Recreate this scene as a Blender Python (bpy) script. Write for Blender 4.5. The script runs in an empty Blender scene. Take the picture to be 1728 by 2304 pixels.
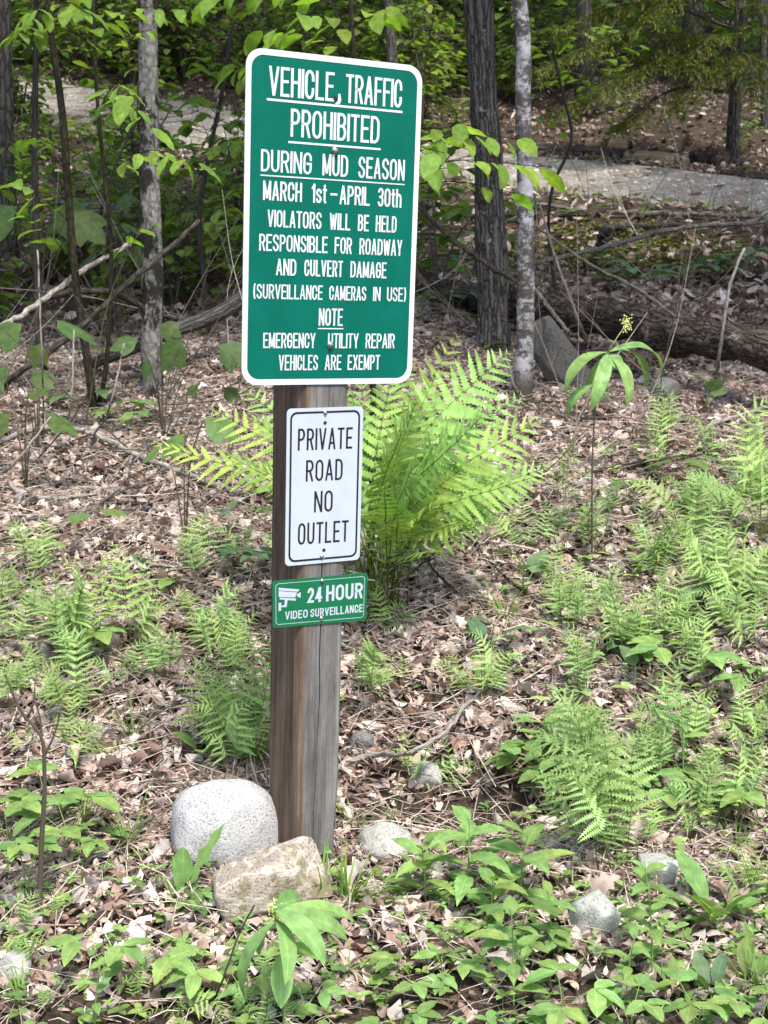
import bpy, bmesh, math, random
import numpy as np
from mathutils import Vector, Matrix, noise as mnoise
R = math.radians
rng = np.random.default_rng(11)
random.seed(5)
scene = bpy.context.scene
col = scene.collection

# ---------------------------------------------------------------- camera, sky, sun, exposure
F_PX, PITCH = 3052.0, R(11.245)           # focal length in photo pixels (1728 x 2304), pitch below level
EYE = np.array([0.0, 0.0, 1.5])
cam_d = bpy.data.cameras.new('camera')
cam = bpy.data.objects.new('camera', cam_d); col.objects.link(cam)
cam_d.sensor_fit = 'VERTICAL'; cam_d.sensor_height = 24.0
cam_d.lens = 24.0 * F_PX / 2304.0
cam_d.clip_start = 0.05; cam_d.clip_end = 500
cam.location = EYE; cam.rotation_euler = (R(90) - PITCH, 0, 0)
scene.camera = cam
cam_d.dof.use_dof = True; cam_d.dof.focus_distance = 3.3; cam_d.dof.aperture_fstop = 8.0
SUN_EL, SUN_AZ = R(62), R(155)            # azimuth clockwise from +Y
w = bpy.data.worlds.new('World'); scene.world = w; w.use_nodes = True
wn = w.node_tree.nodes; wl = w.node_tree.links
sky = wn.new('ShaderNodeTexSky'); sky.sky_type = 'NISHITA'; sky.sun_disc = False
sky.sun_elevation = SUN_EL; sky.sun_rotation = SUN_AZ
sky.air_density = 1.0; sky.dust_density = 3.0; sky.ozone_density = 1.0
wl.new(sky.outputs[0], wn['Background'].inputs[0]); wn['Background'].inputs[1].default_value = 0.15
sun_d = bpy.data.lights.new('sun', 'SUN'); sun_d.energy = 2.8; sun_d.angle = R(8); sun_d.color = (1, .95, .87)
sun = bpy.data.objects.new('sun', sun_d); col.objects.link(sun)
sdir = Vector((math.sin(SUN_AZ) * math.cos(SUN_EL), math.cos(SUN_AZ) * math.cos(SUN_EL), math.sin(SUN_EL)))
sun.rotation_euler = sdir.to_track_quat('Z', 'Y').to_euler(); sun.location = (0, -6, 20)
scene.view_settings.view_transform = 'Standard'; scene.view_settings.look = 'None'
scene.view_settings.gamma = 1; scene.view_settings.exposure = 0.93
scene.cycles.max_bounces = 8; scene.cycles.diffuse_bounces = 4; scene.cycles.transmission_bounces = 4
scene.cycles.use_denoising = True

# ---------------------------------------------------------------- terrain and pixel helpers
K = 1728 / 1659.0                          # my measuring picture (1659 x 2212) to photo pixels
_py = np.array([-12, -3, 0, 2.3, 3.3, 3.8, 4.6, 5.8, 7.2, 8.5, 12, 16, 20, 30, 45, 80])
_pz = np.array([-.6, -.44, -.30, -.155, -.13, .0, .22, .44, .69, .88, 1.645, 2.52, 3.75, 7.6, 13.6, 28])
_ty = np.linspace(-12, 80, 4000); _tz = np.interp(_ty, _py, _pz)
_k = np.ones(31) / 31; _tz[20:-20] = np.convolve(_tz, _k, 'same')[20:-20]
ROAD = np.array([(16, 6.0), (11, 9.0), (7, 11.25), (3.76, 13.3), (.39, 15.45), (-2.2, 17.15), (-5, 19.0), (-10, 22.0), (-18, 26)])
def road_dist(x, y):
    p = np.stack([x, y], -1); best = np.full(x.shape, 1e9)
    for a, b in zip(ROAD[:-1], ROAD[1:]):
        d = b - a; t = np.clip(((p - a) @ d) / (d @ d), 0, 1)
        best = np.minimum(best, np.linalg.norm(p - a - t[..., None] * d, axis=-1))
    return best
def gz(x, y):
    x = np.asarray(x, float); y = np.asarray(y, float)
    z = np.interp(y, _ty, _tz)
    n = (.018 * np.sin(5.1 * x + 1.3 * np.sin(3.1 * y)) + .016 * np.sin(4.3 * y + 2 * x + .7) + .008 * np.sin(13 * x + 9 * y) + .007 * np.sin(17 * y - 8 * x))
    n2 = .06 * np.sin(1.3 * x + .8 * y + .4) + .05 * np.sin(1.7 * y - .9 * x)
    far = np.clip((y - 5) / 4, 0, 1)
    rd = np.clip((road_dist(x, y) - .9) / .8, 0, 1)
    z = z + n * rd + n2 * far * rd
    z = z - .075 * np.exp(-((x - .19) / .26) ** 2 - ((y - 3.62) / .17) ** 2)      # bare scoop of soil behind the post
    return z
def gz1(x, y): return float(gz(np.array([x]), np.array([y]))[0])
_c, _s = math.cos(PITCH), math.sin(PITCH)
def ray(u, v):
    a = (u * K - 864) / F_PX; b = -(v * K - 1152) / F_PX
    return np.array([a, _c + b * _s, -_s + b * _c])
def hit(u, v, lift=0.0):
    d = ray(u, v); t = np.linspace(1.2, 70, 6000); p = EYE + t[:, None] * d
    below = p[:, 2] < gz(p[:, 0], p[:, 1])
    i = int(np.argmax(below)) if below.any() else len(t) - 1
    q = p[i].copy(); q[2] = gz1(q[0], q[1]) + lift
    return q
def at(u, v, Y):
    d = ray(u, v); return EYE + d * (Y / d[1])
def px(Y): return Y * K / F_PX            # metres per measuring pixel at depth Y

# ---------------------------------------------------------------- mesh helpers
class Acc:
    def __init__(s): s.v = []; s.q = []; s.t = []; s.c = []; s.uv = []; s.m = []; s.n = 0
    def add(s, V, Q=None, T=None, c=(1, 1, 1), uv=None):
        V = np.asarray(V, float); k = len(V); s.v.append(V)
        if Q is not None and len(Q): s.q.append(np.asarray(Q, int) + s.n)
        if T is not None and len(T): s.t.append(np.asarray(T, int) + s.n)
        c = np.asarray(c, float); s.c.append(np.broadcast_to(c, (k, 3)) if c.ndim == 1 else c)
        s.uv.append(np.zeros((k, 2)) if uv is None else np.asarray(uv, float)); s.n += k
    def mesh(s, name, mat, smooth=True):
        me = bpy.data.meshes.new(name)
        V = np.concatenate(s.v)
        Q = np.concatenate(s.q) if s.q else np.zeros((0, 4), int)
        T = np.concatenate(s.t) if s.t else np.zeros((0, 3), int)
        li = np.concatenate([Q.ravel(), T.ravel()]).astype(np.int32)
        tot = np.concatenate([np.full(len(Q), 4), np.full(len(T), 3)]).astype(np.int32)
        st = np.concatenate([[0], np.cumsum(tot)[:-1]]).astype(np.int32)
        me.vertices.add(len(V)); me.vertices.foreach_set('co', V.astype(np.float32).ravel())
        me.loops.add(len(li)); me.loops.foreach_set('vertex_index', li)
        me.polygons.add(len(tot)); me.polygons.foreach_set('loop_start', st)
        me.polygons.foreach_set('use_smooth', np.full(len(tot), smooth))
        me.update(calc_edges=True)
        C = np.concatenate(s.c); C4 = np.concatenate([C, np.ones((len(C), 1))], 1)
        a = me.attributes.new('Col', 'FLOAT_COLOR', 'POINT'); a.data.foreach_set('color', C4.astype(np.float32).ravel())
        uv = np.concatenate(s.uv)[li]
        u = me.uv_layers.new(name='UVMap'); u.data.foreach_set('uv', uv.astype(np.float32).ravel())
        me.validate()
        me.materials.append(mat)
        return me
    def build(s, name, mat, parent=None, smooth=True):
        return link(name, s.mesh(name, mat, smooth), parent)
def link(name, me, parent=None):
    o = bpy.data.objects.new(name, me); col.objects.link(o)
    if parent is not None: o.parent = parent
    return o
LABELS = {}
def tag(o, label, cat, group=None, kind=None):
    o['label'] = label; o['category'] = cat
    if group: o['group'] = group
    if kind: o['kind'] = kind
    LABELS.setdefault(label, []).append(o.name)
    return o
def thing(name, label, cat, loc=(0, 0, 0), group=None):
    o = bpy.data.objects.new(name, None); col.objects.link(o); o.location = loc; o.empty_display_size = .05
    return tag(o, label, cat, group)
def rot(axis, a):
    return np.array(Matrix.Rotation(a, 3, axis))
def smoothpath(pts, n):
    P = np.asarray(pts, float)
    if len(P) == 2:
        t = np.linspace(0, 1, n)[:, None]; return P[0] + (P[1] - P[0]) * t
    d = np.r_[0, np.cumsum(np.linalg.norm(np.diff(P, axis=0), axis=1))]
    t = np.linspace(0, d[-1], n); out = np.zeros((n, P.shape[1]))
    m = np.gradient(P, d, axis=0)
    for i, x in enumerate(t):
        k = min(np.searchsorted(d, x, side='right') - 1, len(P) - 2); h = d[k + 1] - d[k]; s = (x - d[k]) / h
        out[i] = (2*s**3-3*s**2+1)*P[k] + (s**3-2*s**2+s)*h*m[k] + (-2*s**3+3*s**2)*P[k+1] + (s**3-s**2)*h*m[k+1]
    return out
def tube(acc, P, rad, sides=6, c=(1, 1, 1), cap=True, rough=0.0, seed=0):
    P = np.asarray(P, float); n = len(P); rad = np.broadcast_to(np.asarray(rad, float), (n,))
    T = np.gradient(P, axis=0); T /= np.linalg.norm(T, axis=1)[:, None] + 1e-12
    ref = np.array([0, 0, 1.]) if abs(T[0, 2]) < .8 else np.array([1., 0, 0])
    X = np.cross(ref, T[0]) if abs(T[0, 2]) < .8 else np.cross(T[0], ref)
    if abs(T[0, 2]) < .8 and X[1] < 0: X = -X
    X = X; X /= np.linalg.norm(X); V = []; uv = []; L = 0
    for i in range(n):
        X = X - T[i] * (X @ T[i]); X /= np.linalg.norm(X); Y = np.cross(T[i], X)
        if i: L += np.linalg.norm(P[i] - P[i - 1])
        for k in range(sides):
            a = 2 * math.pi * k / sides; r = rad[i]
            d = X * math.cos(a) + Y * math.sin(a)
            if rough:
                q = P[i] + d * r
                r = r * (1 + rough * mnoise.noise(Vector(q * (2.2 / max(rad[0], 1e-3)) * .25 + seed * 7.1)) + rough * .6 * mnoise.noise(Vector(q * (9 / max(rad[0], 1e-3)) * .2 + seed)))
            V.append(P[i] + d * r); uv.append((k / sides, L))
    Q = []
    for i in range(n - 1):
        for k in range(sides):
            a = i * sides + k; b = i * sides + (k + 1) % sides; Q.append((a, b, b + sides, a + sides))
    Tt = []
    if cap:
        V += [P[0], P[-1]]; uv += [(0, 0), (0, L)]; A = n * sides
        for k in range(sides):
            Tt.append((A, (k + 1) % sides, k)); Tt.append((A + 1, (n - 1) * sides + k, (n - 1) * sides + (k + 1) % sides))
    acc.add(V, Q, Tt, c, uv)
def grid_faces(r, c):
    i = np.arange(r - 1)[:, None] * c + np.arange(c - 1)[None, :]
    i = i.ravel(); return np.stack([i, i + 1, i + c + 1, i + c], 1)
# leaf width profiles along the length (0 at base, 1 at tip)
def prof(kind, t):
    if kind == 'beech': return np.sin(math.pi * t ** .92) ** .75 * (1 + .07 * np.cos(t * 50))
    if kind == 'ovate': return np.clip(np.sin(math.pi * t ** .7), 0, 1) ** .8
    if kind == 'lance': return np.sin(math.pi * t ** .8) ** 1.05
    if kind == 'ellip': return np.sin(math.pi * t ** .97) ** .85
    if kind == 'spoon': return np.clip(.12 + .95 * np.sin(math.pi * np.clip((t - .3) / .7, 0, 1) ** .9) ** .8 * (t > .3), .1, 1)
    if kind == 'oak': return np.clip(np.sin(math.pi * t ** 1.1) ** .7 * (1 + .42 * np.sin(t * 25)), .05, 2)
    if kind == 'grass': return np.clip(1 - t ** 2.2, .04, 1)
    if kind == 'round': return np.sqrt(np.clip(1 - (2 * t - 1) ** 2, 0, 1))
def leaf(L, W, kind='beech', rows=8, fold=.25, bend=.6, curl=0.0, twist=0.0, wave=0.0):
    """leaf from the origin along +Y, face up +Z, bending down along its length"""
    t = np.linspace(0, 1, rows); t[0] = .001; t[-1] = .999
    w = prof(kind, t) * W / 2; w[-1] = max(w[-1] * .1, W * .004) if kind != 'oak' else w[-1] * .4
    ang = -bend * t ** 1.3; dl = L / (rows - 1)
    y = np.r_[0, np.cumsum(np.cos(ang[:-1]) * dl)]; z = np.r_[0, np.cumsum(np.sin(ang[:-1]) * dl)]
    V = np.zeros((rows, 3, 3)); uv = np.zeros((rows, 3, 2))
    for j, sgn in enumerate((-1, 0, 1)):
        tw = twist * t; lx = sgn * w; lz = np.abs(sgn) * w * (fold + curl * w / (W + 1e-9))
        if wave: lz = lz + abs(sgn) * wave * W * np.sin(t * 19 + sgn)
        X = lx * np.cos(tw) - lz * np.sin(tw); Z = lx * np.sin(tw) + lz * np.cos(tw)
        V[:, j, 0] = X; V[:, j, 1] = y - Z * np.sin(ang); V[:, j, 2] = z + Z * np.cos(ang)
        uv[:, j, 0] = .5 + sgn * w / W; uv[:, j, 1] = t
    return V.reshape(-1, 3), grid_faces(rows, 3), uv.reshape(-1, 2)
def maple_leaf(S, lobes=5, droop=.3):
    pts = []; n = lobes * 2 + 1
    A = {5: [(-150, .42), (-125, .55), (-98, .72), (-70, .46), (-58, .8), (-46, .62), (-28, .55), (-12, .78), (0, 1.05), (12, .78), (28, .55), (46, .62), (58, .8), (70, .46), (98, .72), (125, .55), (150, .42)],
         3: [(-150, .5), (-110, .62), (-75, .75), (-52, .9), (-34, .66), (-18, .85), (0, 1.1), (18, .85), (34, .66), (52, .9), (75, .75), (110, .62), (150, .5)]}[lobes]
    V = [(0, .0, .0)]; uv = [(.5, .35)]
    V.append((0, 0.02, 0)); uv.append((.5, .3))
    for a, r in A:
        x = math.sin(R(a)) * r * .62; y = .42 + math.cos(R(a)) * r * .6
        V.append((x, y, -droop * (x * x * 1.2 + max(y - .2, 0) ** 2 * .6) + .05 * abs(x))); uv.append((.5 + x * .6, y))
    V[0] = (0, .4, .0)
    T = [(0, i, i + 1) for i in range(2, len(V) - 1)] + [(0, 1, 2), (0, len(V) - 1, 1)]
    return np.array(V) * S, np.array(T), np.array(uv)
def basis(d, up=(0, 0, 1), roll=0.0):
    """columns: x side, y along d, z face"""
    d = np.asarray(d, float); d = d / np.linalg.norm(d); up = np.asarray(up, float)
    x = np.cross(d, up); nx = np.linalg.norm(x)
    x = x / nx if nx > 1e-4 else np.array([1., 0, 0]); z = np.cross(x, d)
    if roll: x, z = x * math.cos(roll) + z * math.sin(roll), z * math.cos(roll) - x * math.sin(roll)
    return np.stack([x, d, z], 1)
def put_leaf(acc, p, d, L, W, kind='beech', roll=0.0, c=(1, 1, 1), up=(0, 0, 1), **k):
    V, Q, uv = leaf(L, W, kind, **k)
    acc.add(V @ basis(d, up, roll).T + p, Q, None, c, uv)
def put_maple(acc, p, d, S, lobes=5, roll=0.0, c=(1, 1, 1), droop=.3, up=(0, 0, 1)):
    V, T, uv = maple_leaf(S, lobes, droop); acc.add(V @ basis(d, up, roll).T + p, None, T, c, uv)
def vcol(lo=.8, hi=1.2, warm=.08):
    b = random.uniform(lo, hi); k = random.uniform(-warm, warm)
    return (b * (1 + k * 1.6), b, b * (1 - k))

# ---------------------------------------------------------------- materials
class M: pass
def newmat(name):
    m = bpy.data.materials.new(name); m.use_nodes = True
    n = m.node_tree.nodes; l = m.node_tree.links; b = n['Principled BSDF']
    return m, n, l, b
def N(n, t, **k):
    o = n.new(t)
    for a, v in k.items(): setattr(o, a, v)
    return o
def ramp(n, pts, interp='LINEAR'):
    r = n.new('ShaderNodeValToRGB'); r.color_ramp.interpolation = interp
    e = r.color_ramp.elements
    while len(e) < len(pts): e.new(.5)
    for i, (p, c) in enumerate(pts): e[i].position = p; e[i].color = (c, c, c, 1) if not hasattr(c, '__len__') else (*c, 1)
    return r
def tex(n, l, scale, detail=4, kind='ShaderNodeTexNoise', coord='Object', stretch=(1, 1, 1), rough=.55):
    tc = n.new('ShaderNodeTexCoord'); mp = n.new('ShaderNodeMapping'); mp.inputs['Scale'].default_value = stretch
    l.new(tc.outputs[coord], mp.inputs[0]); t = n.new(kind); t.inputs['Scale'].default_value = scale
    if kind == 'ShaderNodeTexNoise': t.inputs['Detail'].default_value = detail; t.inputs['Roughness'].default_value = rough
    l.new(mp.outputs[0], t.inputs['Vector']); return t
def mixc(n, l, a, b, fac, mode='MIX'):
    m = n.new('ShaderNodeMix'); m.data_type = 'RGBA'; m.blend_type = mode
    for s, v in ((m.inputs[6], a), (m.inputs[7], b), (m.inputs[0], fac)):
        if hasattr(v, 'links') or isinstance(v, bpy.types.NodeSocket): l.new(v, s)
        elif hasattr(v, '__len__'): s.default_value = (*v, 1)
        else: s.default_value = v
    return m.outputs[2]
def bump(n, l, b, h, strength=.4, dist=.01):
    bp = n.new('ShaderNodeBump'); bp.inputs['Strength'].default_value = strength; bp.inputs['Distance'].default_value = dist
    l.new(h, bp.inputs['Height']); l.new(bp.outputs[0], b.inputs['Normal'])
def mat_leaf(name, c, trans=.35, rough=.5, veins='pinnate', vein_amt=.25, tint=(1.1, 1.25, .45), spec=.2):
    m, n, l, b = newmat(name)
    at_ = N(n, 'ShaderNodeVertexColor', layer_name='Col')
    base = mixc(n, l, c, at_.outputs[0], 1.0, 'MULTIPLY')
    nz = tex(n, l, 35, 3); r0 = ramp(n, [(.3, .68), (.7, 1.18)]); l.new(nz.outputs[0], r0.inputs[0])
    base = mixc(n, l, base, r0.outputs[0], 1.0, 'MULTIPLY')
    sp_ = tex(n, l, 120, 3); rs_ = ramp(n, [(.69, 0.), (.74, 1.)]); l.new(sp_.outputs[0], rs_.inputs[0]); base = mixc(n, l, base, (.22, .17, .07), rs_.outputs[0])
    if veins:
        uvn = n.new('ShaderNodeUVMap'); sp = n.new('ShaderNodeSeparateXYZ'); l.new(uvn.outputs[0], sp.inputs[0])
        def ma(op, a, bb):
            q = N(n, 'ShaderNodeMath', operation=op)
            for s, v in ((q.inputs[0], a), (q.inputs[1], bb)):
                if isinstance(v, bpy.types.NodeSocket): l.new(v, s)
                else: s.default_value = v
            return q.outputs[0]
        au = ma('ABSOLUTE', ma('SUBTRACT', sp.outputs[0], .5), 0)
        if veins == 'pinnate': ph = ma('MULTIPLY', ma('SUBTRACT', sp.outputs[1], ma('MULTIPLY', au, .7)), 62)
        else: ph = ma('MULTIPLY', au, 75)
        s_ = ma('SINE', ph, 0); ve = ma('POWER', ma('MAXIMUM', s_, .001), 6)
        mid = ma('LESS_THAN', au, .035); ve = ma('MAXIMUM', ve, mid)
        light = mixc(n, l, base, (1.35, 1.3, 1.2), 1.0, 'MULTIPLY')
        base = mixc(n, l, base, light, ma('MULTIPLY', ve, vein_amt * 2))
        bump(n, l, b, ve, .25, -.002)
    l.new(base, b.inputs['Base Color']); b.inputs['Roughness'].default_value = rough
    b.inputs['Specular IOR Level'].default_value = spec
    tr = n.new('ShaderNodeBsdfTranslucent'); tc_ = mixc(n, l, base, tint, 1.0, 'MULTIPLY'); l.new(tc_, tr.inputs[0])
    mx = n.new('ShaderNodeMixShader'); mx.inputs[0].default_value = trans
    l.new(b.outputs[0], mx.inputs[1]); l.new(tr.outputs[0], mx.inputs[2]); l.new(mx.outputs[0], n['Material Output'].inputs[0])
    return m
def mat_plain(name, c, rough=.6, metal=0, spec=.5):
    m, n, l, b = newmat(name); b.inputs['Base Color'].default_value = (*c, 1); b.inputs['Roughness'].default_value = rough
    b.inputs['Metallic'].default_value = metal; b.inputs['Specular IOR Level'].default_value = spec; return m
def mat_bark(name, c1, c2, c3=None, ridge=12, along=5, bumpd=.012, patch=6, thr=.52, lich=None, lthr=.6, dist=.25):
    """bark driven by the tube's own UV: u round the trunk, v metres along it"""
    m, n, l, b = newmat(name)
    uvn = n.new('ShaderNodeUVMap'); mp = n.new('ShaderNodeMapping'); mp.inputs['Scale'].default_value = (ridge, along, 1); l.new(uvn.outputs[0], mp.inputs[0])
    nz = tex(n, l, 14, 4); wob = N(n, 'ShaderNodeVectorMath', operation='SCALE'); l.new(nz.outputs[1], wob.inputs[0]); wob.inputs[3].default_value = dist * 4
    ad = N(n, 'ShaderNodeVectorMath', operation='ADD'); l.new(mp.outputs[0], ad.inputs[0]); l.new(wob.outputs[0], ad.inputs[1])
    vo = n.new('ShaderNodeTexVoronoi'); vo.feature = 'DISTANCE_TO_EDGE'; vo.inputs['Scale'].default_value = 1; l.new(ad.outputs[0], vo.inputs['Vector'])
    fine = n.new('ShaderNodeTexNoise'); fine.inputs['Scale'].default_value = 3.5; fine.inputs['Detail'].default_value = 7; fine.inputs['Roughness'].default_value = .7; l.new(ad.outputs[0], fine.inputs['Vector'])
    r1 = ramp(n, [(.0, 0.), (.28, 1.)]); l.new(vo.outputs[0], r1.inputs[0]); r2 = ramp(n, [(.3, .25), (.7, 1.)]); l.new(fine.outputs[0], r2.inputs[0])
    h = mixc(n, l, r1.outputs[0], r2.outputs[0], 1.0, 'MULTIPLY'); cc = mixc(n, l, c1, c2, h)
    if c3 is not None:
        t2 = tex(n, l, patch, 6, stretch=(1, 1, .55), rough=.75); q = ramp(n, [(thr, 0.), (thr + .05, 1.)]); l.new(t2.outputs[0], q.inputs[0]); cc = mixc(n, l, cc, c3, q.outputs[0])
    if lich is not None:
        t3 = tex(n, l, patch * 2.3, 6, rough=.8); q = ramp(n, [(lthr, 0.), (lthr + .06, 1.)]); l.new(t3.outputs[0], q.inputs[0]); cc = mixc(n, l, cc, lich, q.outputs[0])
    l.new(cc, b.inputs['Base Color']); b.inputs['Roughness'].default_value = .92; b.inputs['Specular IOR Level'].default_value = .15
    bump(n, l, b, h, .9, bumpd); return m
def mat_rock(name, base, spot, moss=None, moss_amt=.55, sc=1.0, vein=None, dark=(.12, .12, .12)):
    m, n, l, b = newmat(name)
    t = tex(n, l, 170 * sc, 3, rough=.7); r0 = ramp(n, [(.36, spot), (.5, base)]); l.new(t.outputs[0], r0.inputs[0])
    t2 = tex(n, l, 9 * sc, 5); r2 = ramp(n, [(.3, .72), (.65, 1.1)]); l.new(t2.outputs[0], r2.inputs[0])
    cc = mixc(n, l, r0.outputs[0], r2.outputs[0], 1.0, 'MULTIPLY')
    t3 = tex(n, l, 420 * sc, 2); r3 = ramp(n, [(.62, 0.), (.68, 1.)]); l.new(t3.outputs[0], r3.inputs[0])
    cc = mixc(n, l, cc, dark, mixc(n, l, (0, 0, 0), (.6, .6, .6), r3.outputs[0]))
    if vein:
        t5 = tex(n, l, 7, 4, stretch=(1, 1, 3.5)); r5 = ramp(n, [(.47, 0.), (.5, 1.), (.53, 0.)]); l.new(t5.outputs[0], r5.inputs[0])
        cc = mixc(n, l, cc, vein, r5.outputs[0])
    if moss:
        t4 = tex(n, l, 14 * sc, 6, rough=.75); r4 = ramp(n, [(moss_amt, 0.), (moss_amt + .1, 1.)]); l.new(t4.outputs[0], r4.inputs[0])
        cc = mixc(n, l, cc, moss, r4.outputs[0])
    l.new(cc, b.inputs['Base Color']); b.inputs['Roughness'].default_value = .88; b.inputs['Specular IOR Level'].default_value = .25
    bump(n, l, b, mixc(n, l, t.outputs[0], t2.outputs[0], .4), .6, .012)
    return m

m, n, l, b = newmat('soil')
t = tex(n, l, 6, 8, rough=.7); r0 = ramp(n, [(.3, (.035, .026, .02)), (.7, (.115, .085, .062))]); l.new(t.outputs[0], r0.inputs[0])
t2 = tex(n, l, 60, 6, rough=.75); r2 = ramp(n, [(.35, .5), (.65, 1.4)]); l.new(t2.outputs[0], r2.inputs[0])
l.new(mixc(n, l, r0.outputs[0], r2.outputs[0], 1.0, 'MULTIPLY'), b.inputs['Base Color']); b.inputs['Roughness'].default_value = .95
b.inputs['Specular IOR Level'].default_value = .15; bump(n, l, b, t2.outputs[0], .9, .02); M.soil = m
m, n, l, b = newmat('gravel')
t = tex(n, l, 30, 9, rough=.92); r0 = ramp(n, [(.38, (.18, .165, .145)), (.5, (.42, .40, .365)), (.62, (.66, .64, .60))]); l.new(t.outputs[0], r0.inputs[0])
t2 = tex(n, l, 4, 8, rough=.8); r2 = ramp(n, [(.4, (.62, .52, .42)), (.56, (1.08, 1.06, 1.02))]); l.new(t2.outputs[0], r2.inputs[0])
l.new(mixc(n, l, r0.outputs[0], r2.outputs[0], 1.0, 'MULTIPLY'), b.inputs['Base Color']); b.inputs['Roughness'].default_value = .95; bump(n, l, b, mixc(n, l, t.outputs[0], t2.outputs[0], .5), 1.0, .06); M.gravel = m

m, n, l, b = newmat('dry_leaf')
at_ = N(n, 'ShaderNodeVertexColor', layer_name='Col'); nz = tex(n, l, 45, 4); r0 = ramp(n, [(.3, .7), (.7, 1.15)]); l.new(nz.outputs[0], r0.inputs[0])
cc = mixc(n, l, at_.outputs[0], r0.outputs[0], 1.0, 'MULTIPLY'); l.new(cc, b.inputs['Base Color']); b.inputs['Roughness'].default_value = .6; b.inputs['Specular IOR Level'].default_value = .35
tr = n.new('ShaderNodeBsdfTranslucent'); l.new(cc, tr.inputs[0]); mx = n.new('ShaderNodeMixShader'); mx.inputs[0].default_value = .15
l.new(b.outputs[0], mx.inputs[1]); l.new(tr.outputs[0], mx.inputs[2]); l.new(mx.outputs[0], n['Material Output'].inputs[0]); M.litter = m
m, n, l, b = newmat('twig'); at_ = N(n, 'ShaderNodeVertexColor', layer_name='Col'); nz = tex(n, l, 70, 4); r0 = ramp(n, [(.3, .55), (.7, 1.3)]); l.new(nz.outputs[0], r0.inputs[0])
l.new(mixc(n, l, at_.outputs[0], r0.outputs[0], 1.0, 'MULTIPLY'), b.inputs['Base Color']); b.inputs['Roughness'].default_value = .85; bump(n, l, b, nz.outputs[0], .5, .004); M.twig = m

M.fern = mat_leaf('fern_green', (.31, .47, .12), .30, .55, None)
M.hayfern = mat_leaf('fern_pale_green', (.36, .53, .19), .32, .6, None)
M.herb = mat_leaf('herb_green', (.23, .375, .12), .35, .62, 'pinnate', .4)
M.herb_blue = mat_leaf('herb_blue_green', (.17, .29, .15), .3, .62, 'pinnate', .4)
M.seal = mat_leaf('lily_leaf', (.23, .39, .13), .25, .38, 'parallel', .4)
M.beech = mat_leaf('beech_leaf', (.23, .37, .07), .55, .5, 'pinnate', .22)
M.maple = mat_leaf('maple_leaf', (.17, .28, .09), .4, .5, 'pinnate', .15)
M.under = mat_leaf('understory_leaf', (.21, .32, .08), .5, .55, None)
M.crown = mat_leaf('crown_leaf', (.075, .15, .03), .35, .5, None)
M.hemlock = mat_leaf('hemlock_needles', (.13, .155, .035), .25, .55, None)
M.grass = mat_leaf('grass_blade', (.19, .33, .07), .35, .5, None)
M.moss = mat_leaf('moss_green', (.24, .25, .07), .2, .8, None)
M.deadgrass = mat_leaf('dead_grass', (.47, .40, .29), .2, .6, None, tint=(1, 1, .9))
M.stem = mat_plain('green_stem', (.16, .27, .07), .5)
M.dstem = mat_plain('dark_stem', (.075, .06, .04), .7)
M.flower = mat_plain('flower_yellow', (.62, .68, .25), .6)
M.bark_dark = mat_bark('bark_dark', (.02, .017, .015), (.33, .31, .285), None, 22, 3.2, .018, lich=(.42, .42, .39), lthr=.60, dist=.3)
M.bark_grey = mat_bark('bark_grey', (.13, .125, .115), (.34, .335, .32), (.028, .025, .022), 7, 16, .003, 7, .475, (.46, .47, .44), .62)
M.bark_sap = mat_bark('bark_sapling', (.018, .016, .010), (.075, .066, .042), None, 6, 18, .002)
M.bark_far = mat_bark('bark_far', (.03, .027, .024), (.17, .16, .145), None, 11, 6, .012, lich=(.25, .25, .23), lthr=.64)
m, n, l, b = newmat('bark_birch')
t = tex(n, l, 5, 6, stretch=(1, 1, 1.6), rough=.7); r0 = ramp(n, [(.36, (.28, .28, .285)), (.62, (.58, .58, .61))]); l.new(t.outputs[0], r0.inputs[0])
t2 = tex(n, l, 4.2, 8, stretch=(1, 1, 1.35), rough=.82); r2 = ramp(n, [(.455, 0.), (.53, 1.)]); l.new(t2.outputs[0], r2.inputs[0])
cc = mixc(n, l, r0.outputs[0], (.07, .06, .053), r2.outputs[0])
t3 = tex(n, l, 3.1, 4, stretch=(1, 1, 2.2)); r3 = ramp(n, [(.62, 0.), (.66, 1.)]); l.new(t3.outputs[0], r3.inputs[0])
cc = mixc(n, l, cc, (.2, .1, .07), r3.outputs[0]); t4 = tex(n, l, 60, 4, stretch=(1, 1, 5)); r4 = ramp(n, [(.3, .75), (.6, 1.)]); l.new(t4.outputs[0], r4.inputs[0])
tcb = n.new('ShaderNodeTexCoord'); sb = n.new('ShaderNodeSeparateXYZ'); l.new(tcb.outputs['Object'], sb.inputs[0]); sa = N(n, 'ShaderNodeMath', operation='MULTIPLY_ADD'); l.new(t2.outputs[0], sa.inputs[0]); sa.inputs[1].default_value = .3; l.new(sb.outputs[2], sa.inputs[2])
rbz = ramp(n, [(.27, 1.), (.36, 0.)]); l.new(sa.outputs[0], rbz.inputs[0]); cc = mixc(n, l, cc, (.06, .052, .035), rbz.outputs[0])
l.new(mixc(n, l, cc, r4.outputs[0], 1.0, 'MULTIPLY'), b.inputs['Base Color']); b.inputs['Roughness'].default_value = .75; bump(n, l, b, t2.outputs[0], .6, -.008); M.birch = m
M.log = mat_bark('log_rotten', (.02, .014, .011), (.33, .265, .225), (.11, .08, .065), 22, 1.3, .045, 5, .55, (.36, .335, .31), .58, .55)
M.log_tan = mat_bark('log_tan', (.30, .225, .145), (.72, .58, .41), (.06, .045, .035), 9, 1.5, .01, 5, .56)
M.log_grey = mat_bark('log_grey', (.03, .027, .024), (.24, .225, .21), (.08, .07, .06), 12, 2.5, .012, 6, .56, (.36, .36, .33), .66)
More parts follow.
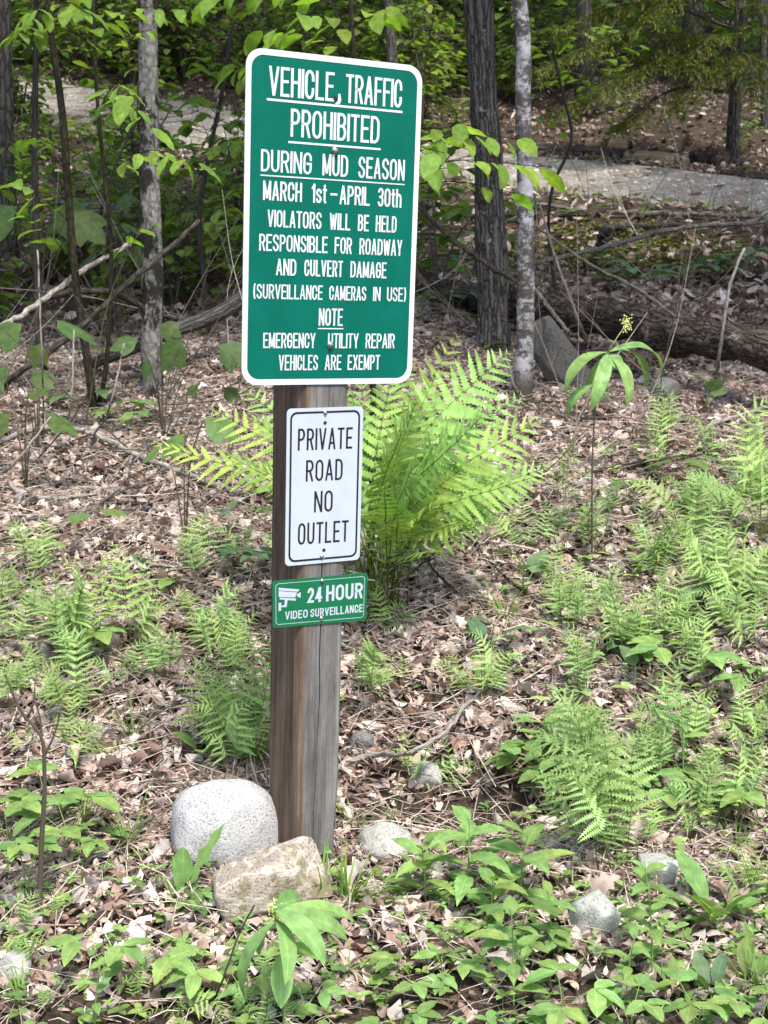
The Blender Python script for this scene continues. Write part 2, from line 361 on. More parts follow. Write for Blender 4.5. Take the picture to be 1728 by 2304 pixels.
M.stick = mat_bark('stick_grey', (.08, .07, .06), (.31, .285, .255), None, 4, 12, .003)
M.stick_dark = mat_bark('stick_dark', (.025, .021, .017), (.125, .108, .09), None, 4, 12, .003, lich=(.28, .28, .25), lthr=.64)
M.stick_pale = mat_bark('stick_pale', (.20, .18, .155), (.54, .51, .47), (.08, .068, .058), 4, 14, .003, 14, .55)
M.granite = mat_rock('granite_white', (.54, .54, .54), (.25, .25, .255), (.32, .33, .26), .60)
M.rock_tan = mat_rock('rock_tan', (.44, .385, .325), (.17, .14, .105), (.19, .17, .10), .50, .8, (.58, .51, .44))
M.rock_pale = mat_rock('rock_pale', (.44, .44, .41), (.22, .22, .20), (.27, .30, .17), .6, 1)
M.rock_grey = mat_rock('rock_grey', (.20, .20, .195), (.10, .10, .10), (.13, .15, .11), .58, .6)
M.rock_slab = mat_rock('rock_slab', (.13, .13, .125), (.05, .05, .05), (.10, .115, .08), .55, .5)
M.rock_lichen = mat_rock('rock_lichen', (.42, .43, .40), (.22, .23, .21), (.62, .64, .60), .55, .8)
# sign materials
m, n, l, b = newmat('sign_green')
t = tex(n, l, 9, 5); r0 = ramp(n, [(.35, (.0008, .125, .088)), (.65, (.001, .15, .108))]); l.new(t.outputs[0], r0.inputs[0])
ch = tex(n, l, 190, kind='ShaderNodeTexChecker'); ch.inputs['Color1'].default_value = (1, 1, 1, 1); ch.inputs['Color2'].default_value = (.84, .88, .88, 1)
ch.inputs['Vector'].links[0].from_node.inputs['Rotation'].default_value = (0, R(45), 0)
t2 = tex(n, l, 60, 6, stretch=(1, 1, .2), rough=.8); r2 = ramp(n, [(.62, 0.), (.8, .55)]); l.new(t2.outputs[0], r2.inputs[0])
cc = mixc(n, l, r0.outputs[0], ch.outputs[0], 1.0, 'MULTIPLY'); cc = mixc(n, l, cc, (.02, .30, .22), r2.outputs[0])
l.new(cc, b.inputs['Base Color']); b.inputs['Roughness'].default_value = .5; b.inputs['Specular IOR Level'].default_value = .12; M.sgreen = m
def mat_signwhite(name, c, dirt=.8):
    m, n, l, b = newmat(name); t = tex(n, l, 14, 5); r0 = ramp(n, [(.28, dirt), (.55, 1.)]); l.new(t.outputs[0], r0.inputs[0])
    l.new(mixc(n, l, c, r0.outputs[0], 1.0, 'MULTIPLY'), b.inputs['Base Color']); b.inputs['Roughness'].default_value = .4; return m
M.swhite = mat_signwhite('sign_white', (.70, .74, .77), .78)
M.swhite2 = mat_signwhite('sign_white_enamel', (.50, .56, .66), .92)
M.sgreen2 = mat_signwhite('sign_green_enamel', (.004, .15, .06), .85)
M.sblack = mat_plain('sign_black', (.014, .014, .017), .4)
M.bolt = mat_plain('bolt_steel', (.42, .41, .39), .35, .9)
M.hole = mat_plain('bolt_hole', (.02, .018, .016), .9)
M.alu = mat_plain('sign_back_aluminium', (.5, .5, .5), .45, .8)
# post wood: grey weathered face, brown stained side
m, n, l, b = newmat('post_wood')
t = tex(n, l, 34, 9, stretch=(1, 1, .045), rough=.78)
rg = ramp(n, [(.3, (.06, .057, .055)), (.5, (.185, .177, .17)), (.7, (.31, .297, .285))]); l.new(t.outputs[0], rg.inputs[0])
rb = ramp(n, [(.3, (.035, .023, .017)), (.5, (.17, .115, .082)), (.7, (.33, .25, .19))]); l.new(t.outputs[0], rb.inputs[0])
tc = n.new('ShaderNodeTexCoord'); sx = n.new('ShaderNodeSeparateXYZ'); l.new(tc.outputs['Object'], sx.inputs[0])
t2 = tex(n, l, 6, 4, stretch=(1, 1, .15)); ad = N(n, 'ShaderNodeMath', operation='MULTIPLY_ADD'); l.new(t2.outputs[0], ad.inputs[0]); ad.inputs[1].default_value = .05; l.new(sx.outputs[0], ad.inputs[2])
rf = ramp(n, [(.0, 0.), (1., 1.)]); mr = n.new('ShaderNodeMapRange'); mr.inputs[1].default_value = -.028; mr.inputs[2].default_value = -.012; l.new(ad.outputs[0], mr.inputs[0])
cc = mixc(n, l, rb.outputs[0], rg.outputs[0], mr.outputs[0])
t3 = tex(n, l, 5, 5, stretch=(1, 1, .3)); r3 = ramp(n, [(.35, .68), (.6, 1.1)]); l.new(t3.outputs[0], r3.inputs[0])
tk_ = tex(n, l, 75, 5, stretch=(1, 1, .018), rough=.6); rk = ramp(n, [(.30, .22), (.40, 1.)]); l.new(tk_.outputs[0], rk.inputs[0]); cc = mixc(n, l, cc, rk.outputs[0], 1.0, 'MULTIPLY')
tg = tex(n, l, 9, 7, stretch=(1, 1, .5), rough=.75); rg2 = ramp(n, [(.4, .78), (.62, 1.12)]); l.new(tg.outputs[0], rg2.inputs[0]); cc = mixc(n, l, cc, rg2.outputs[0], 1.0, 'MULTIPLY')
l.new(mixc(n, l, cc, r3.outputs[0], 1.0, 'MULTIPLY'), b.inputs['Base Color']); b.inputs['Roughness'].default_value = .8; b.inputs['Specular IOR Level'].default_value = .25
bump(n, l, b, mixc(n, l, t.outputs[0], rk.outputs[0], .5), .7, .005); M.post = m

# ---------------------------------------------------------------- ground and road
xs = np.concatenate([np.linspace(-34, -5, 50)[:-1], np.linspace(-5, 6, 260), np.linspace(6, 34, 50)[1:]])
ys = np.concatenate([np.linspace(-10, 1.6, 40)[:-1], np.linspace(1.6, 9, 260), np.linspace(9, 20, 130)[1:], np.linspace(20, 75, 80)[1:]])
X, Y = np.meshgrid(xs, ys); Z = gz(X, Y)
a = Acc(); a.add(np.stack([X, Y, Z], -1).reshape(-1, 3), grid_faces(len(ys), len(xs)))
o = a.build('ground', M.soil); tag(o, 'dark woodland soil of the bank rising behind the signs', 'ground', kind='structure')
rp = smoothpath(ROAD, 160); rt = np.gradient(rp, axis=0); rt /= np.linalg.norm(rt, axis=1)[:, None]; rn = np.stack([-rt[:, 1], rt[:, 0]], 1)
offs = np.linspace(-1, 1, 13); V = []
for i in range(160):
    wdt = .95 + .06 * math.sin(i * .7) + .05 * math.sin(i * 1.9) + .04 * math.sin(i * 4.3)
    for q in offs:
        p = rp[i] + rn[i] * q * wdt; V.append((p[0], p[1], gz1(p[0], p[1]) + .028 - .03 * abs(q) ** 6))
a = Acc(); a.add(V, grid_faces(160, 13)); o = a.build('road', M.gravel); tag(o, 'pale gravel road crossing the slope behind the trees', 'road', kind='structure')

# ---------------------------------------------------------------- leaf litter, twigs, ground cover
def scatter(nn, y0, y1, half=.36, pad=.5, power=1.0):
    t = rng.random(nn) ** power; y = y0 + (y1 - y0) * t
    x = (rng.random(nn) * 2 - 1) * (half * y + pad); return x, y
LIT = np.array([(.48, .36, .30), (.57, .455, .395), (.69, .59, .525), (.22, .135, .10), (.36, .245, .195), (.46, .405, .37), (.77, .695, .64), (.13, .082, .065)])
def litter(nn, x, y, smin, smax, rows, lift, tilt, kinds=('oak', 'beech', 'ovate', 'oak'), weights=None, dark=1.0):
    a = Acc(); ok = (road_dist(x, y) > .84) | (rng.random(nn) < .10)
    soil = np.exp(-((x - .2) / .30) ** 2 - ((y - 3.6) / .2) ** 2); front = np.clip((3.12 - y) / .45, 0, 1) * .90
    ok &= rng.random(nn) > np.maximum(soil * 1.1, front)
    x, y = x[ok], y[ok]; z = gz(x, y); nn = len(x)
    tmpl = []
    for k in range(12):
        kd = kinds[k % len(kinds)]
        tmpl.append(leaf(1, random.uniform(.22, .62), kd, rows, random.uniform(-.35, .6), random.uniform(-.6, 2.2), random.uniform(-1.2, 1.8), random.uniform(-1.5, 1.5)))
    pick = rng.integers(0, 12, nn); yaw = rng.random(nn) * 6.283
    s = smin + (smax - smin) * rng.random(nn) ** 2.2
    tl = rng.normal(0, tilt, (nn, 2)); flip = rng.random(nn) < .35
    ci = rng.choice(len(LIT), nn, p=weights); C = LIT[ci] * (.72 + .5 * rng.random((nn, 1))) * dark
    for k in range(12):
        V0, Q0, _ = tmpl[k]; V0 = V0 - V0.mean(0); i = np.where(pick == k)[0]
        if not len(i): continue
        V = V0[None] * s[i][:, None, None]; V[flip[i], :, 2] *= -1
        ca, sa = np.cos(tl[i, 0])[:, None], np.sin(tl[i, 0])[:, None]
        V = np.stack([V[..., 0], V[..., 1] * ca - V[..., 2] * sa, V[..., 1] * sa + V[..., 2] * ca], -1)
        ca, sa = np.cos(tl[i, 1])[:, None], np.sin(tl[i, 1])[:, None]
        V = np.stack([V[..., 0] * ca + V[..., 2] * sa, V[..., 1], -V[..., 0] * sa + V[..., 2] * ca], -1)
        ca, sa = np.cos(yaw[i])[:, None], np.sin(yaw[i])[:, None]
        V = np.stack([V[..., 0] * ca - V[..., 1] * sa, V[..., 0] * sa + V[..., 1] * ca, V[..., 2]], -1)
        V += np.stack([x[i], y[i], z[i] + lift * (.25 + rng.random(len(i)))], -1)[:, None]
        Q = (Q0[None] + (np.arange(len(i)) * len(V0))[:, None, None]).reshape(-1, 4)
        a.add(V.reshape(-1, 3), Q, None, np.repeat(C[i], len(V0), 0))
    return a
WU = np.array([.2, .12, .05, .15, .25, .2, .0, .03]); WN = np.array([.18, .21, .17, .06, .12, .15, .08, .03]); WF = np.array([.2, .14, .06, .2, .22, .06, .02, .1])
x1, y1 = scatter(100000, 1.9, 9.5); x2, y2 = scatter(9000, 1.9, 5.5)
xu, yu = scatter(30000, 1.9, 9.5); a0 = litter(30000, xu, yu, .05, .09, 5, .006, .12, kinds=('oak', 'beech'), weights=WU)
o = a0.build('leaf_litter', M.litter); tag(o, 'matted flat layer of old leaves under the loose litter', 'leaf litter', kind='stuff')
a1 = litter(100000, x1, y1, .010, .078, 6, .022, .36, weights=WN)
x3, y3 = scatter(1500, 3.0, 9.5)
a1b = litter(1500, x3, y3, .06, .11, 11, .035, .35, kinds=('oak', 'oak', 'oak'), weights=WN)
o = a1.build('leaf_litter', M.litter); tag(o, 'dry tan and brown leaf litter carpeting the bank', 'leaf litter', kind='stuff')
o = a1b.build('leaf_litter', M.litter); tag(o, 'larger curled dead oak leaves lying on the litter', 'leaf litter', kind='stuff')
k_ = rng.integers(0, 159, 2600); oo = np.clip(rng.normal(0, .55, 2600), -1.1, 1.1); xr = rp[k_, 0] + rn[k_, 0] * oo + rng.normal(0, .12, 2600); yr = rp[k_, 1] + rn[k_, 1] * oo
_rd = road_dist; road_dist = lambda x, y: np.full(np.shape(x), 9.0)
a3 = litter(2600, xr, yr, .02, .085, 5, .05, .3, weights=WN); road_dist = _rd
o = a3.build('leaf_litter', M.litter); tag(o, 'scattered dead leaves lying on the gravel road', 'leaf litter', kind='stuff')
bm = bmesh.new(); bmesh.ops.create_icosphere(bm, subdivisions=1, radius=1); PV = np.array([q.co for q in bm.verts]); PF = np.array([[q.index for q in f.verts] for f in bm.faces]); bm.free()
a = Acc(); k_ = rng.integers(0, 159, 7000); oo = np.clip(rng.normal(0, .5, 7000), -1, 1) * .85; xr = rp[k_, 0] + rn[k_, 0] * oo + rng.normal(0, .1, 7000); yr = rp[k_, 1] + rn[k_, 1] * oo; ok_ = (np.abs(xr) < .4 * yr); xr, yr = xr[ok_], yr[ok_]; zr = gz(xr, yr) + .028
for i in range(len(xr)):
    r_ = .006 + .022 * random.random() ** 3; g_ = random.uniform(.22, .70); a.add(PV * (r_ * random.uniform(.8, 1.5), r_, r_ * .7) + (xr[i], yr[i], zr[i]), None, PF, (g_, g_ * .96, g_ * .9))
o = a.build('gravel', M.twig); tag(o, 'loose stones scattered over the gravel road', 'gravel', kind='stuff')
a = Acc()
for i in range(2600):
    k_ = random.randrange(159); sd_ = random.choice((-1, 1)); q = rp[k_] + rn[k_] * sd_ * (.86 + abs(random.gauss(0, .13))) + rng.normal(0, .08, 2)
    if abs(q[0]) > .4 * q[1]: continue
    th = random.uniform(0, 6.28); put_leaf(a, np.array([q[0], q[1], gz1(q[0], q[1]) + .01]), (math.cos(th) * .6, math.sin(th) * .6, 1), random.uniform(.04, .16), .012, 'grass', c=vcol(.6, 1.2, .15), rows=5, bend=.8)
o = a.build('verge_grass', M.grass); tag(o, 'short grass blades fringing the gravel road edges', 'grass', kind='stuff')
x4, y4 = scatter(30000, 9.0, 40, .40, 1.0, 1.5)
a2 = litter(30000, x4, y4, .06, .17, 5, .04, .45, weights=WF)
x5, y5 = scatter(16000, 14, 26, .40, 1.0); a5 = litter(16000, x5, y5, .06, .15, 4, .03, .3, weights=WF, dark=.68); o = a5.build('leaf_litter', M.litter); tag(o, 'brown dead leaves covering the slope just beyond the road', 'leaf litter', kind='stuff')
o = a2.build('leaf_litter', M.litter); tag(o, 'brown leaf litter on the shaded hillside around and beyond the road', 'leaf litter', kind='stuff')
a = Acc(); x, y = scatter(19000, 1.9, 9); z = gz(x, y)
TW = np.array([(.50, .42, .35), (.30, .22, .18), (.16, .12, .10), (.66, .58, .50)])
for i in range(19000):
    if road_dist(x[i:i+1], y[i:i+1])[0] < .7 or (y[i] < 3.15 and random.random() < .72): continue
    L = random.uniform(.03, .12) + random.random() ** 3 * .35; th = random.uniform(0, math.pi); rr = random.uniform(.0008, .0021)
    d = np.array([math.cos(th), math.sin(th), random.uniform(-.06, .22)]); s_ = np.array([-d[1], d[0], 0]) * random.uniform(-.12, .12) * L
    p = np.array([x[i], y[i], z[i] + random.uniform(.018, .036)]); P = np.array([p - d * L / 2, p + s_ + (0, 0, random.uniform(0, .02)), p + d * L / 2])
    tube(a, P, [rr, rr * .9, rr * .5], 4, TW[random.randrange(4)] * random.uniform(.6, 1.2), False)
o = a.build('twig_litter', M.twig); tag(o, 'thin broken twigs and dead stalks strewn over the litter', 'twig litter', kind='stuff')
# standing dead twigs and thin brush between the trunks
a = Acc(); random.seed(61)
for i in range(420):
    yy = random.uniform(5.6, 12.5); xx = random.uniform(-.33, .33) * yy
    if abs(xx + .1) < .35 and yy < 6.2: continue
    if xx > 0 and random.random() < .45: continue
    zz = gz1(xx, yy); L = random.uniform(.3, 1.3); th = random.uniform(0, 6.28); el = random.uniform(.1, 1.35)
    d = np.array([math.cos(th) * math.cos(el), math.sin(th) * math.cos(el), math.sin(el)]); p = np.array([xx, yy, zz + .01]); sw = np.array([random.gauss(0, .08), random.gauss(0, .08), random.gauss(0, .06)]) * L
    c_ = TW[random.choice((0, 1, 1, 2, 2, 3))] * random.uniform(.4, 1.0); r0_ = random.uniform(.0018, .0045); P = smoothpath([p, p + d * L * .5 + sw, p + d * L], 8)
    tube(a, P, np.linspace(r0_, r0_ * .35, 8), 4, c_, False)
    for q in range(random.choice((0, 1, 2, 3))):
        j = random.randrange(2, 7); e = d + np.array([random.gauss(0, .6), random.gauss(0, .6), random.gauss(0, .4)]); tube(a, [P[j], P[j] + e * L * .18 + (0, 0, .01), P[j] + e * L * .34], [r0_ * .5, r0_ * .35, r0_ * .2], 3, c_, False)
o = a.build('brush', M.twig); tag(o, 'tangle of thin dead twigs between the trunks', 'brush', kind='stuff')
# low seedlings nobody could count
def seedlings(nn, x, y, smin, smax, mat, label, lift=.03, kinds=('ovate', 'ellip', 'round')):
    a = Acc(); z = gz(x, y)
    for i in range(nn):
        if road_dist(x[i:i+1], y[i:i+1])[0] < .8: continue
        h = random.uniform(.3, 1.6) * lift; k = random.choice((2, 3, 3, 4)); s = random.uniform(smin, smax); th = random.uniform(0, 6.28); c = vcol(.65, 1.2)
        p = np.array([x[i], y[i], z[i] + h]); kd = random.choice(kinds)
        for j in range(k):
            q = th + j * 6.283 / k + random.uniform(-.3, .3)
            put_leaf(a, p, (math.cos(q), math.sin(q), random.uniform(.0, .5)), s * random.uniform(.8, 1.2), s * random.uniform(.45, .75), kd, c=c, rows=5, fold=.2, bend=.6)
        tube(a, [p - (0, 0, h + .01), p], .0008, 3, c, False)
    o = a.build('ground_cover', mat); tag(o, label, 'ground cover', kind='stuff')
x, y = scatter(1500, 1.9, 3.3, .34, .2, .9); seedlings(1500, x, y, .010, .034, M.herb, 'tiny green seedlings covering the soil along the front edge')
x, y = scatter(420, 3.3, 6.2); x = np.abs(x) * .75 + .35; seedlings(420, x, y, .02, .05, M.hayfern, 'scattered small pale seedlings in the litter right of the big fern', .05)
x, y = scatter(420, 3.2, 6.5); seedlings(420, x, y, .012, .03, M.herb, 'sparse tiny seedlings among the litter of the bank', .02)
x, y = scatter(1500, 8.0, 15, .40, .3); keep = (x > 0) | (rng.random(1500) < .35)
x, y = x[keep], y[keep]; seedlings(len(x), x, y, .03, .085, M.under, 'low green plants on the mossy ground before the road', .05)

# ---------------------------------------------------------------- signs on the post (one shared frame, fitted to the photo)
yaw, roll, lean = .48939, .03735, .0008
Rz = np.array([[math.cos(yaw), -math.sin(yaw), 0], [math.sin(yaw), math.cos(yaw), 0], [0, 0, 1]])
Rr = np.array([[math.cos(roll), 0, math.sin(roll)], [0, 1, 0], [-math.sin(roll), 0, math.cos(roll)]])
SR = Rz @ Rr; SO = np.array([-.12188, 3.29883, 1.5428])
SEUL = Matrix(SR.tolist()).to_euler()
def sframe(o, p): o.location = SR @ np.array(p) + SO; o.rotation_euler = SEUL
def rrect(x0, x1, z0, z1, r, n=8):
    out = []
    for cx, cz, a0 in ((x1 - r, z1 - r, 90), (x1 - r, z0 + r, 0), (x0 + r, z0 + r, -90), (x0 + r, z1 - r, -180)):
        for i in range(n + 1):
            q = R(a0 - 90 * i / n); out.append((cx + r * math.cos(q), cz + r * math.sin(q)))
    return np.array(out)
def skew(pts, box, corners):
    """bilinear: axis-aligned box to four measured corners TL TR BR BL"""
    x0, x1, z0, z1 = box; u = (pts[:, 0] - x0) / (x1 - x0); v = (pts[:, 1] - z0) / (z1 - z0)
    TL, TR, BR, BL = map(np.array, corners)
    return (u * v)[:, None] * TR + ((1 - u) * v)[:, None] * TL + (u * (1 - v))[:, None] * BR + ((1 - u) * (1 - v))[:, None] * BL
def plate(acc, out, y0, y1, c=(1, 1, 1)):
    n_ = len(out); V = [(x, y0, z) for x, z in out] + [(x, y1, z) for x, z in out]; cx, cz = out.mean(0)
    V += [(cx, y0, cz), (cx, y1, cz)]; T = []; Q = []
    for i in range(n_):
        j = (i + 1) % n_; T.append((2 * n_, i, j)); T.append((2 * n_ + 1, n_ + j, n_ + i)); Q.append((i, n_ + i, n_ + j, j))
    acc.add(V, Q, T, c)
def ring(acc, outer, inner, y):
    n_ = len(outer); V = [(x, y, z) for x, z in outer] + [(x, y, z) for x, z in inner]
    acc.add(V, [(i, (i + 1) % n_, n_ + (i + 1) % n_, n_ + i) for i in range(n_)])
def ribbon(acc, pts, t, y, closed=False, ext=0):
    P = np.asarray(pts, float); keep = [0]
    for i in range(1, len(P)):
        if np.linalg.norm(P[i] - P[keep[-1]]) > 1e-6: keep.append(i)
    P = P[keep]; n_ = len(P)
    if closed and np.linalg.norm(P[0] - P[-1]) < 1e-6: P = P[:-1]; n_ -= 1
    if not closed and ext:
        for e, f in ((0, 1), (-1, -2)):
            d = P[e] - P[f]; P[e] = P[e] + d / np.linalg.norm(d) * ext
    L = []; 
    for i in range(n_):
        a0 = P[i] - P[i - 1] if (i > 0 or closed) else P[1] - P[0]
        a1 = P[(i + 1) % n_] - P[i] if (i < n_ - 1 or closed) else a0
        a0 = a0 / np.linalg.norm(a0); a1 = a1 / np.linalg.norm(a1)
        n0 = np.array([-a0[1], a0[0]]); n1 = np.array([-a1[1], a1[0]]); mm = n0 + n1; q = mm @ mm
        mm = n0 if q < 1e-3 else mm * min(2 / q, 1.7 / math.sqrt(q))
        L.append(mm * t / 2)
    L = np.array(L); A_ = P + L; B_ = P - L
    V = [(x, y, z) for x, z in A_] + [(x, y, z) for x, z in B_]
    m_ = n_ if closed else n_ - 1
    acc.add(V, [(i, (i + 1) % n_, n_ + (i + 1) % n_, n_ + i) for i in range(m_)])
def arc(cx, cy, rx, ry, a0, a1, n=12):
    return [(cx + rx * math.cos(R(a0 + (a1 - a0) * i / n)), cy + ry * math.sin(R(a0 + (a1 - a0) * i / n))) for i in range(n + 1)]
_O = arc(.5, .74, .5, .26, 0, 180) + arc(.5, .26, .5, .26, 180, 360) + [(1, .74)]
_S = arc(.5, .755, .5, .245, 8, 190) + [(.12, .61), (.5, .5), (.88, .39)] + arc(.5, .245, .5, .245, 10, -172)
_P = [(0, 0), (0, 1), (.5, 1)] + arc(.5, .745, .5, .255, 90, -90) + [(0, .49)]
GL = {
 'A': (.50, [[(0, 0), (.5, 1)], [(1, 0), (.5, 1)], [(.2, .28), (.8, .28)]]),
 'B': (.46, [[(0, 0), (0, 1), (.5, 1)] + arc(.5, .765, .46, .235, 90, -90) + [(0, .53)], [(.02, .53), (.5, .53)] + arc(.5, .265, .5, .265, 90, -90) + [(0, 0)]]),
 'C': (.45, [[(1, .68)] + arc(.5, .74, .5, .26, 0, 180) + arc(.5, .26, .5, .26, 180, 360) + [(1, .32)]]),
 'D': (.46, [[(0, .5), (0, 1), (.42, 1)] + arc(.42, .72, .58, .28, 90, 0) + arc(.42, .28, .58, .28, 0, -90) + [(0, 0), (0, .5)]]),
 'E': (.42, [[(1, 1), (0, 1), (0, 0), (1, 0)], [(0, .52), (.85, .52)]]),
 'F': (.41, [[(1, 1), (0, 1), (0, 0)], [(0, .52), (.85, .52)]]),
 'G': (.46, [[(1, .70)] + arc(.5, .74, .5, .26, 0, 180) + arc(.5, .26, .5, .26, 180, 360) + [(1, .48), (.5, .48)]]),
 'H': (.46, [[(0, 0), (0, 1)], [(1, 0), (1, 1)], [(0, .52), (1, .52)]]),
 'I': (.0, [[(.5, 0), (.5, 1)]]),
 'L': (.41, [[(0, 1), (0, 0), (1, 0)]]),
 'M': (.56, [[(0, 0), (0, 1)], [(0, 1), (.5, .1)], [(.5, .1), (1, 1)], [(1, 1), (1, 0)]]),
 'N': (.47, [[(0, 0), (0, 1)], [(0, 1), (1, 0)], [(1, 0), (1, 1)]]),
 'O': (.48, [_O]), '0': (.44, [_O]),
 'P': (.45, [_P]), 'R': (.46, [_P, [(.5, .49), (1, 0)]]),
 'S': (.45, [_S]), 'T': (.44, [[(0, 1), (1, 1)], [(.5, 1), (.5, 0)]]),
 'U': (.46, [[(0, 1), (0, .28)] + arc(.5, .26, .5, .26, 180, 360) + [(1, .28), (1, 1)]]),
 'V': (.50, [[(0, 1), (.5, 0)], [(.5, 0), (1, 1)]]), 'W': (.66, [[(0, 1), (.25, 0)], [(.25, 0), (.5, .9)], [(.5, .9), (.75, 0)], [(.75, 0), (1, 1)]]),
 'X': (.48, [[(0, 0), (1, 1)], [(0, 1), (1, 0)]]), 'Y': (.48, [[(0, 1), (.5, .42)], [(1, 1), (.5, .42)], [(.5, .45), (.5, 0)]]),
 '1': (.18, [[(0, .80), (1, .98)], [(1, 1), (1, 0)]]),
 '2': (.44, [arc(.5, .74, .5, .26, 165, -15) + [(.85, .52), (0, 0), (1, 0)]]),
 '3': (.42, [arc(.5, .76, .48, .24, 160, -90) + [(.35, .52)], [(.35, .52), (.5, .52)] + arc(.5, .26, .5, .26, 90, -160)]),
 '4': (.48, [[(.74, 0), (.74, 1)], [(.74, 1), (0, .26)], [(0, .26), (1, .26)]]),
 's': (.36, [[(x, y * .72) for x, y in _S]]),
 't': (.24, [[(.45, .97), (.45, .2)] + arc(.8, .14, .35, .14, 180, 270), [(0, .72), (1, .72)]]),
 'h': (.40, [[(0, 0), (0, 1)], [(0, .42)] + arc(.5, .46, .5, .26, 180, 0) + [(1, 0)]]),
 '(': (.16, [arc(1.0, .5, 1.0, .58, 115, 245)]), ')': (.16, [arc(0, .5, 1.0, .58, 65, -65)]),
 '-': (.30, [[(0, .5), (1, .5)]]),
}
def word(acc, s, x0, x1, z0, z1, t, y, gap=.17, wid=None):
    """letters stroked at thickness t so that the word fills x0..x1, z0..z1"""
    H = z1 - z0; ws = [GL[ch][0] * H + t for ch in s]; g = gap * H
    tot = sum(ws) + g * (len(s) - 1); k = 1 if s == '-' else (x1 - x0) / tot
    x = x0
    for ch, w_ in zip(s, ws):
        wk = w_ * k if ch != 'I' else t; adv = w_ * k
        for si, st in enumerate(GL[ch][1]):
            q = [(x + (adv - wk) / 2 + t / 2 + px_ * (wk - t), z0 + t / 2 + pz_ * (H - t)) for px_, pz_ in st]
            if len(q) == 2 and abs(st[0][0] - st[1][0]) > .02 and abs(st[0][1] - st[1][1]) > .25:
                (xa, za), (xb, zb) = q; dz = zb - za; hw = t * .94 * math.hypot(xb - xa, dz) / abs(dz) / 2; ez = t / 2 if dz > 0 else -t / 2
                sl = (xb - xa) / dz; pa = (xa - sl * ez * .0, za - ez); pb = (xb, zb + ez)
                acc.add([(pa[0] - hw, y - .00012 * si, pa[1]), (pa[0] + hw, y - .00012 * si, pa[1]), (pb[0] + hw, y - .00012 * si, pb[1]), (pb[0] - hw, y - .00012 * si, pb[1])], [(0, 1, 2, 3)]); continue
            ribbon(acc, q, t, y - .00012 * si, closed=(st[0] == st[-1]), ext=t * .5)
        x += adv + g * k
def bolt_acc(x, z, r=.006, y=-.003, h=.006):
    a = Acc(); V = []; 
    for rr, yy in ((r * 1.35, y), (r * 1.35, y - .0012), (r, y - .0015), (r * .95, y - h), (r * .6, y - h * 1.15)):
        V += [(x + rr * math.cos(i * math.pi / 4), yy, z + rr * math.sin(i * math.pi / 4)) for i in range(8)]
    V.append((x, y - h * 1.15, z)); Q = [(k * 8 + i, k * 8 + (i + 1) % 8, k * 8 + 8 + (i + 1) % 8, k * 8 + 8 + i) for k in range(4) for i in range(8)]
    a.add(V, Q, [(32 + i, 32 + (i + 1) % 8, 40) for i in range(8)]); return a
def hole_acc(x, z, r, y):
    a = Acc(); o_ = [(x + r * math.cos(i * .5236), z + r * math.sin(i * .5236)) for i in range(12)]; plate(a, np.array(o_), y, y + .0003); return a
SY = -.0035
# the large green sign
root = thing('traffic_sign', 'large green sign with white border listing the mud season vehicle ban, top of the post', 'sign'); sframe(root, (0, 0, 0))
out = rrect(-.2286, .2286, -.381, .381, .040); inn = rrect(-.2286 + .0135, .2286 - .0135, -.381 + .0135, .381 - .0135, .030)
a = Acc(); plate(a, out * .999, -.0022, -.0002); a.build('panel', M.sgreen, root, False)
a = Acc(); plate(a, out * .998, -.0001, .0008); a.build('sign_back', M.alu, root, False)
a = Acc(); ring(a, out, inn, -.0028); ring(a, out * 1.0005, out * 1.0004, -.0028)
V0 = [(x, -.0028, z) for x, z in out] + [(x, -.0002, z) for x, z in out]; n_ = len(out)
a.add(V0, [(i, (i + 1) % n_, n_ + (i + 1) % n_, n_ + i) for i in range(n_)]); a.build('border', M.swhite, root, False)
LN = [
 (.2800, .3450, .0065, .075, [('VEHICLE', -.1725, -.0065), ('TRAFFIC', .0235, .1740)], (.2710, -.1765, .1768, .0052)),
 (.1928, .2555, .0064, .085, [('PROHIBITED', -.1158, .1161)], (.1804, -.1208, .1210, .0046)),
 (.1105, .1600, .0053, .085, [('DURING', -.1885, -.0600), ('MUD', -.0322, .0350), ('SEASON', .0625, .1885)], (.1018, -.1895, .1894, .0030)),
 (.0465, .0905, .0050, .08, [('MARCH', -.1820, -.0835), ('1st', -.0585, -.0190), ('-', -.0095, .0055), ('APRIL', .0145, .0960), ('30th', .1170, .1825)], None),
 (-.0136, .0253, .0044, .085, [('VIOLATORS', -.1700, -.0310), ('WILL', -.0100, .0450), ('BE', .0655, .0950), ('HELD', .1138, .1712)], None),
 (-.0689, -.0303, .0043, .08, [('RESPONSIBLE', -.1895, -.0135), ('FOR', .0050, .0510), ('ROADWAY', .0715, .1888)], None),
 (-.1240, -.0855, .0043, .08, [('AND', -.1461, -.0940), ('CULVERT', -.0730, .0285), ('DAMAGE', .0490, .1474)], None),
 (-.1790, -.1450, .0038, .08, [('(SURVEILLANCE', -.2022, -.0235), ('CAMERAS', -.0060, .0935), ('IN', .1130, .1330), ('USE)', .1510, .2042)], None),
 (-.2403, -.1988, .0046, .085, [('NOTE', -.0322, .0319)], (-.2470, -.0341, .0341, .0027)),
 (-.2940, -.2580, .0039, .08, [('EMERGENCY', -.1753, -.0397), ('UTILITY', -.0063, .0765), ('REPAIR', .0961, .1770)], None),
 (-.3467, -.3100, .0039, .085, [('VEHICLES', -.1345, -.0315), ('ARE', -.0135, .0315), ('EXEMPT', .0485, .1375)], None)]
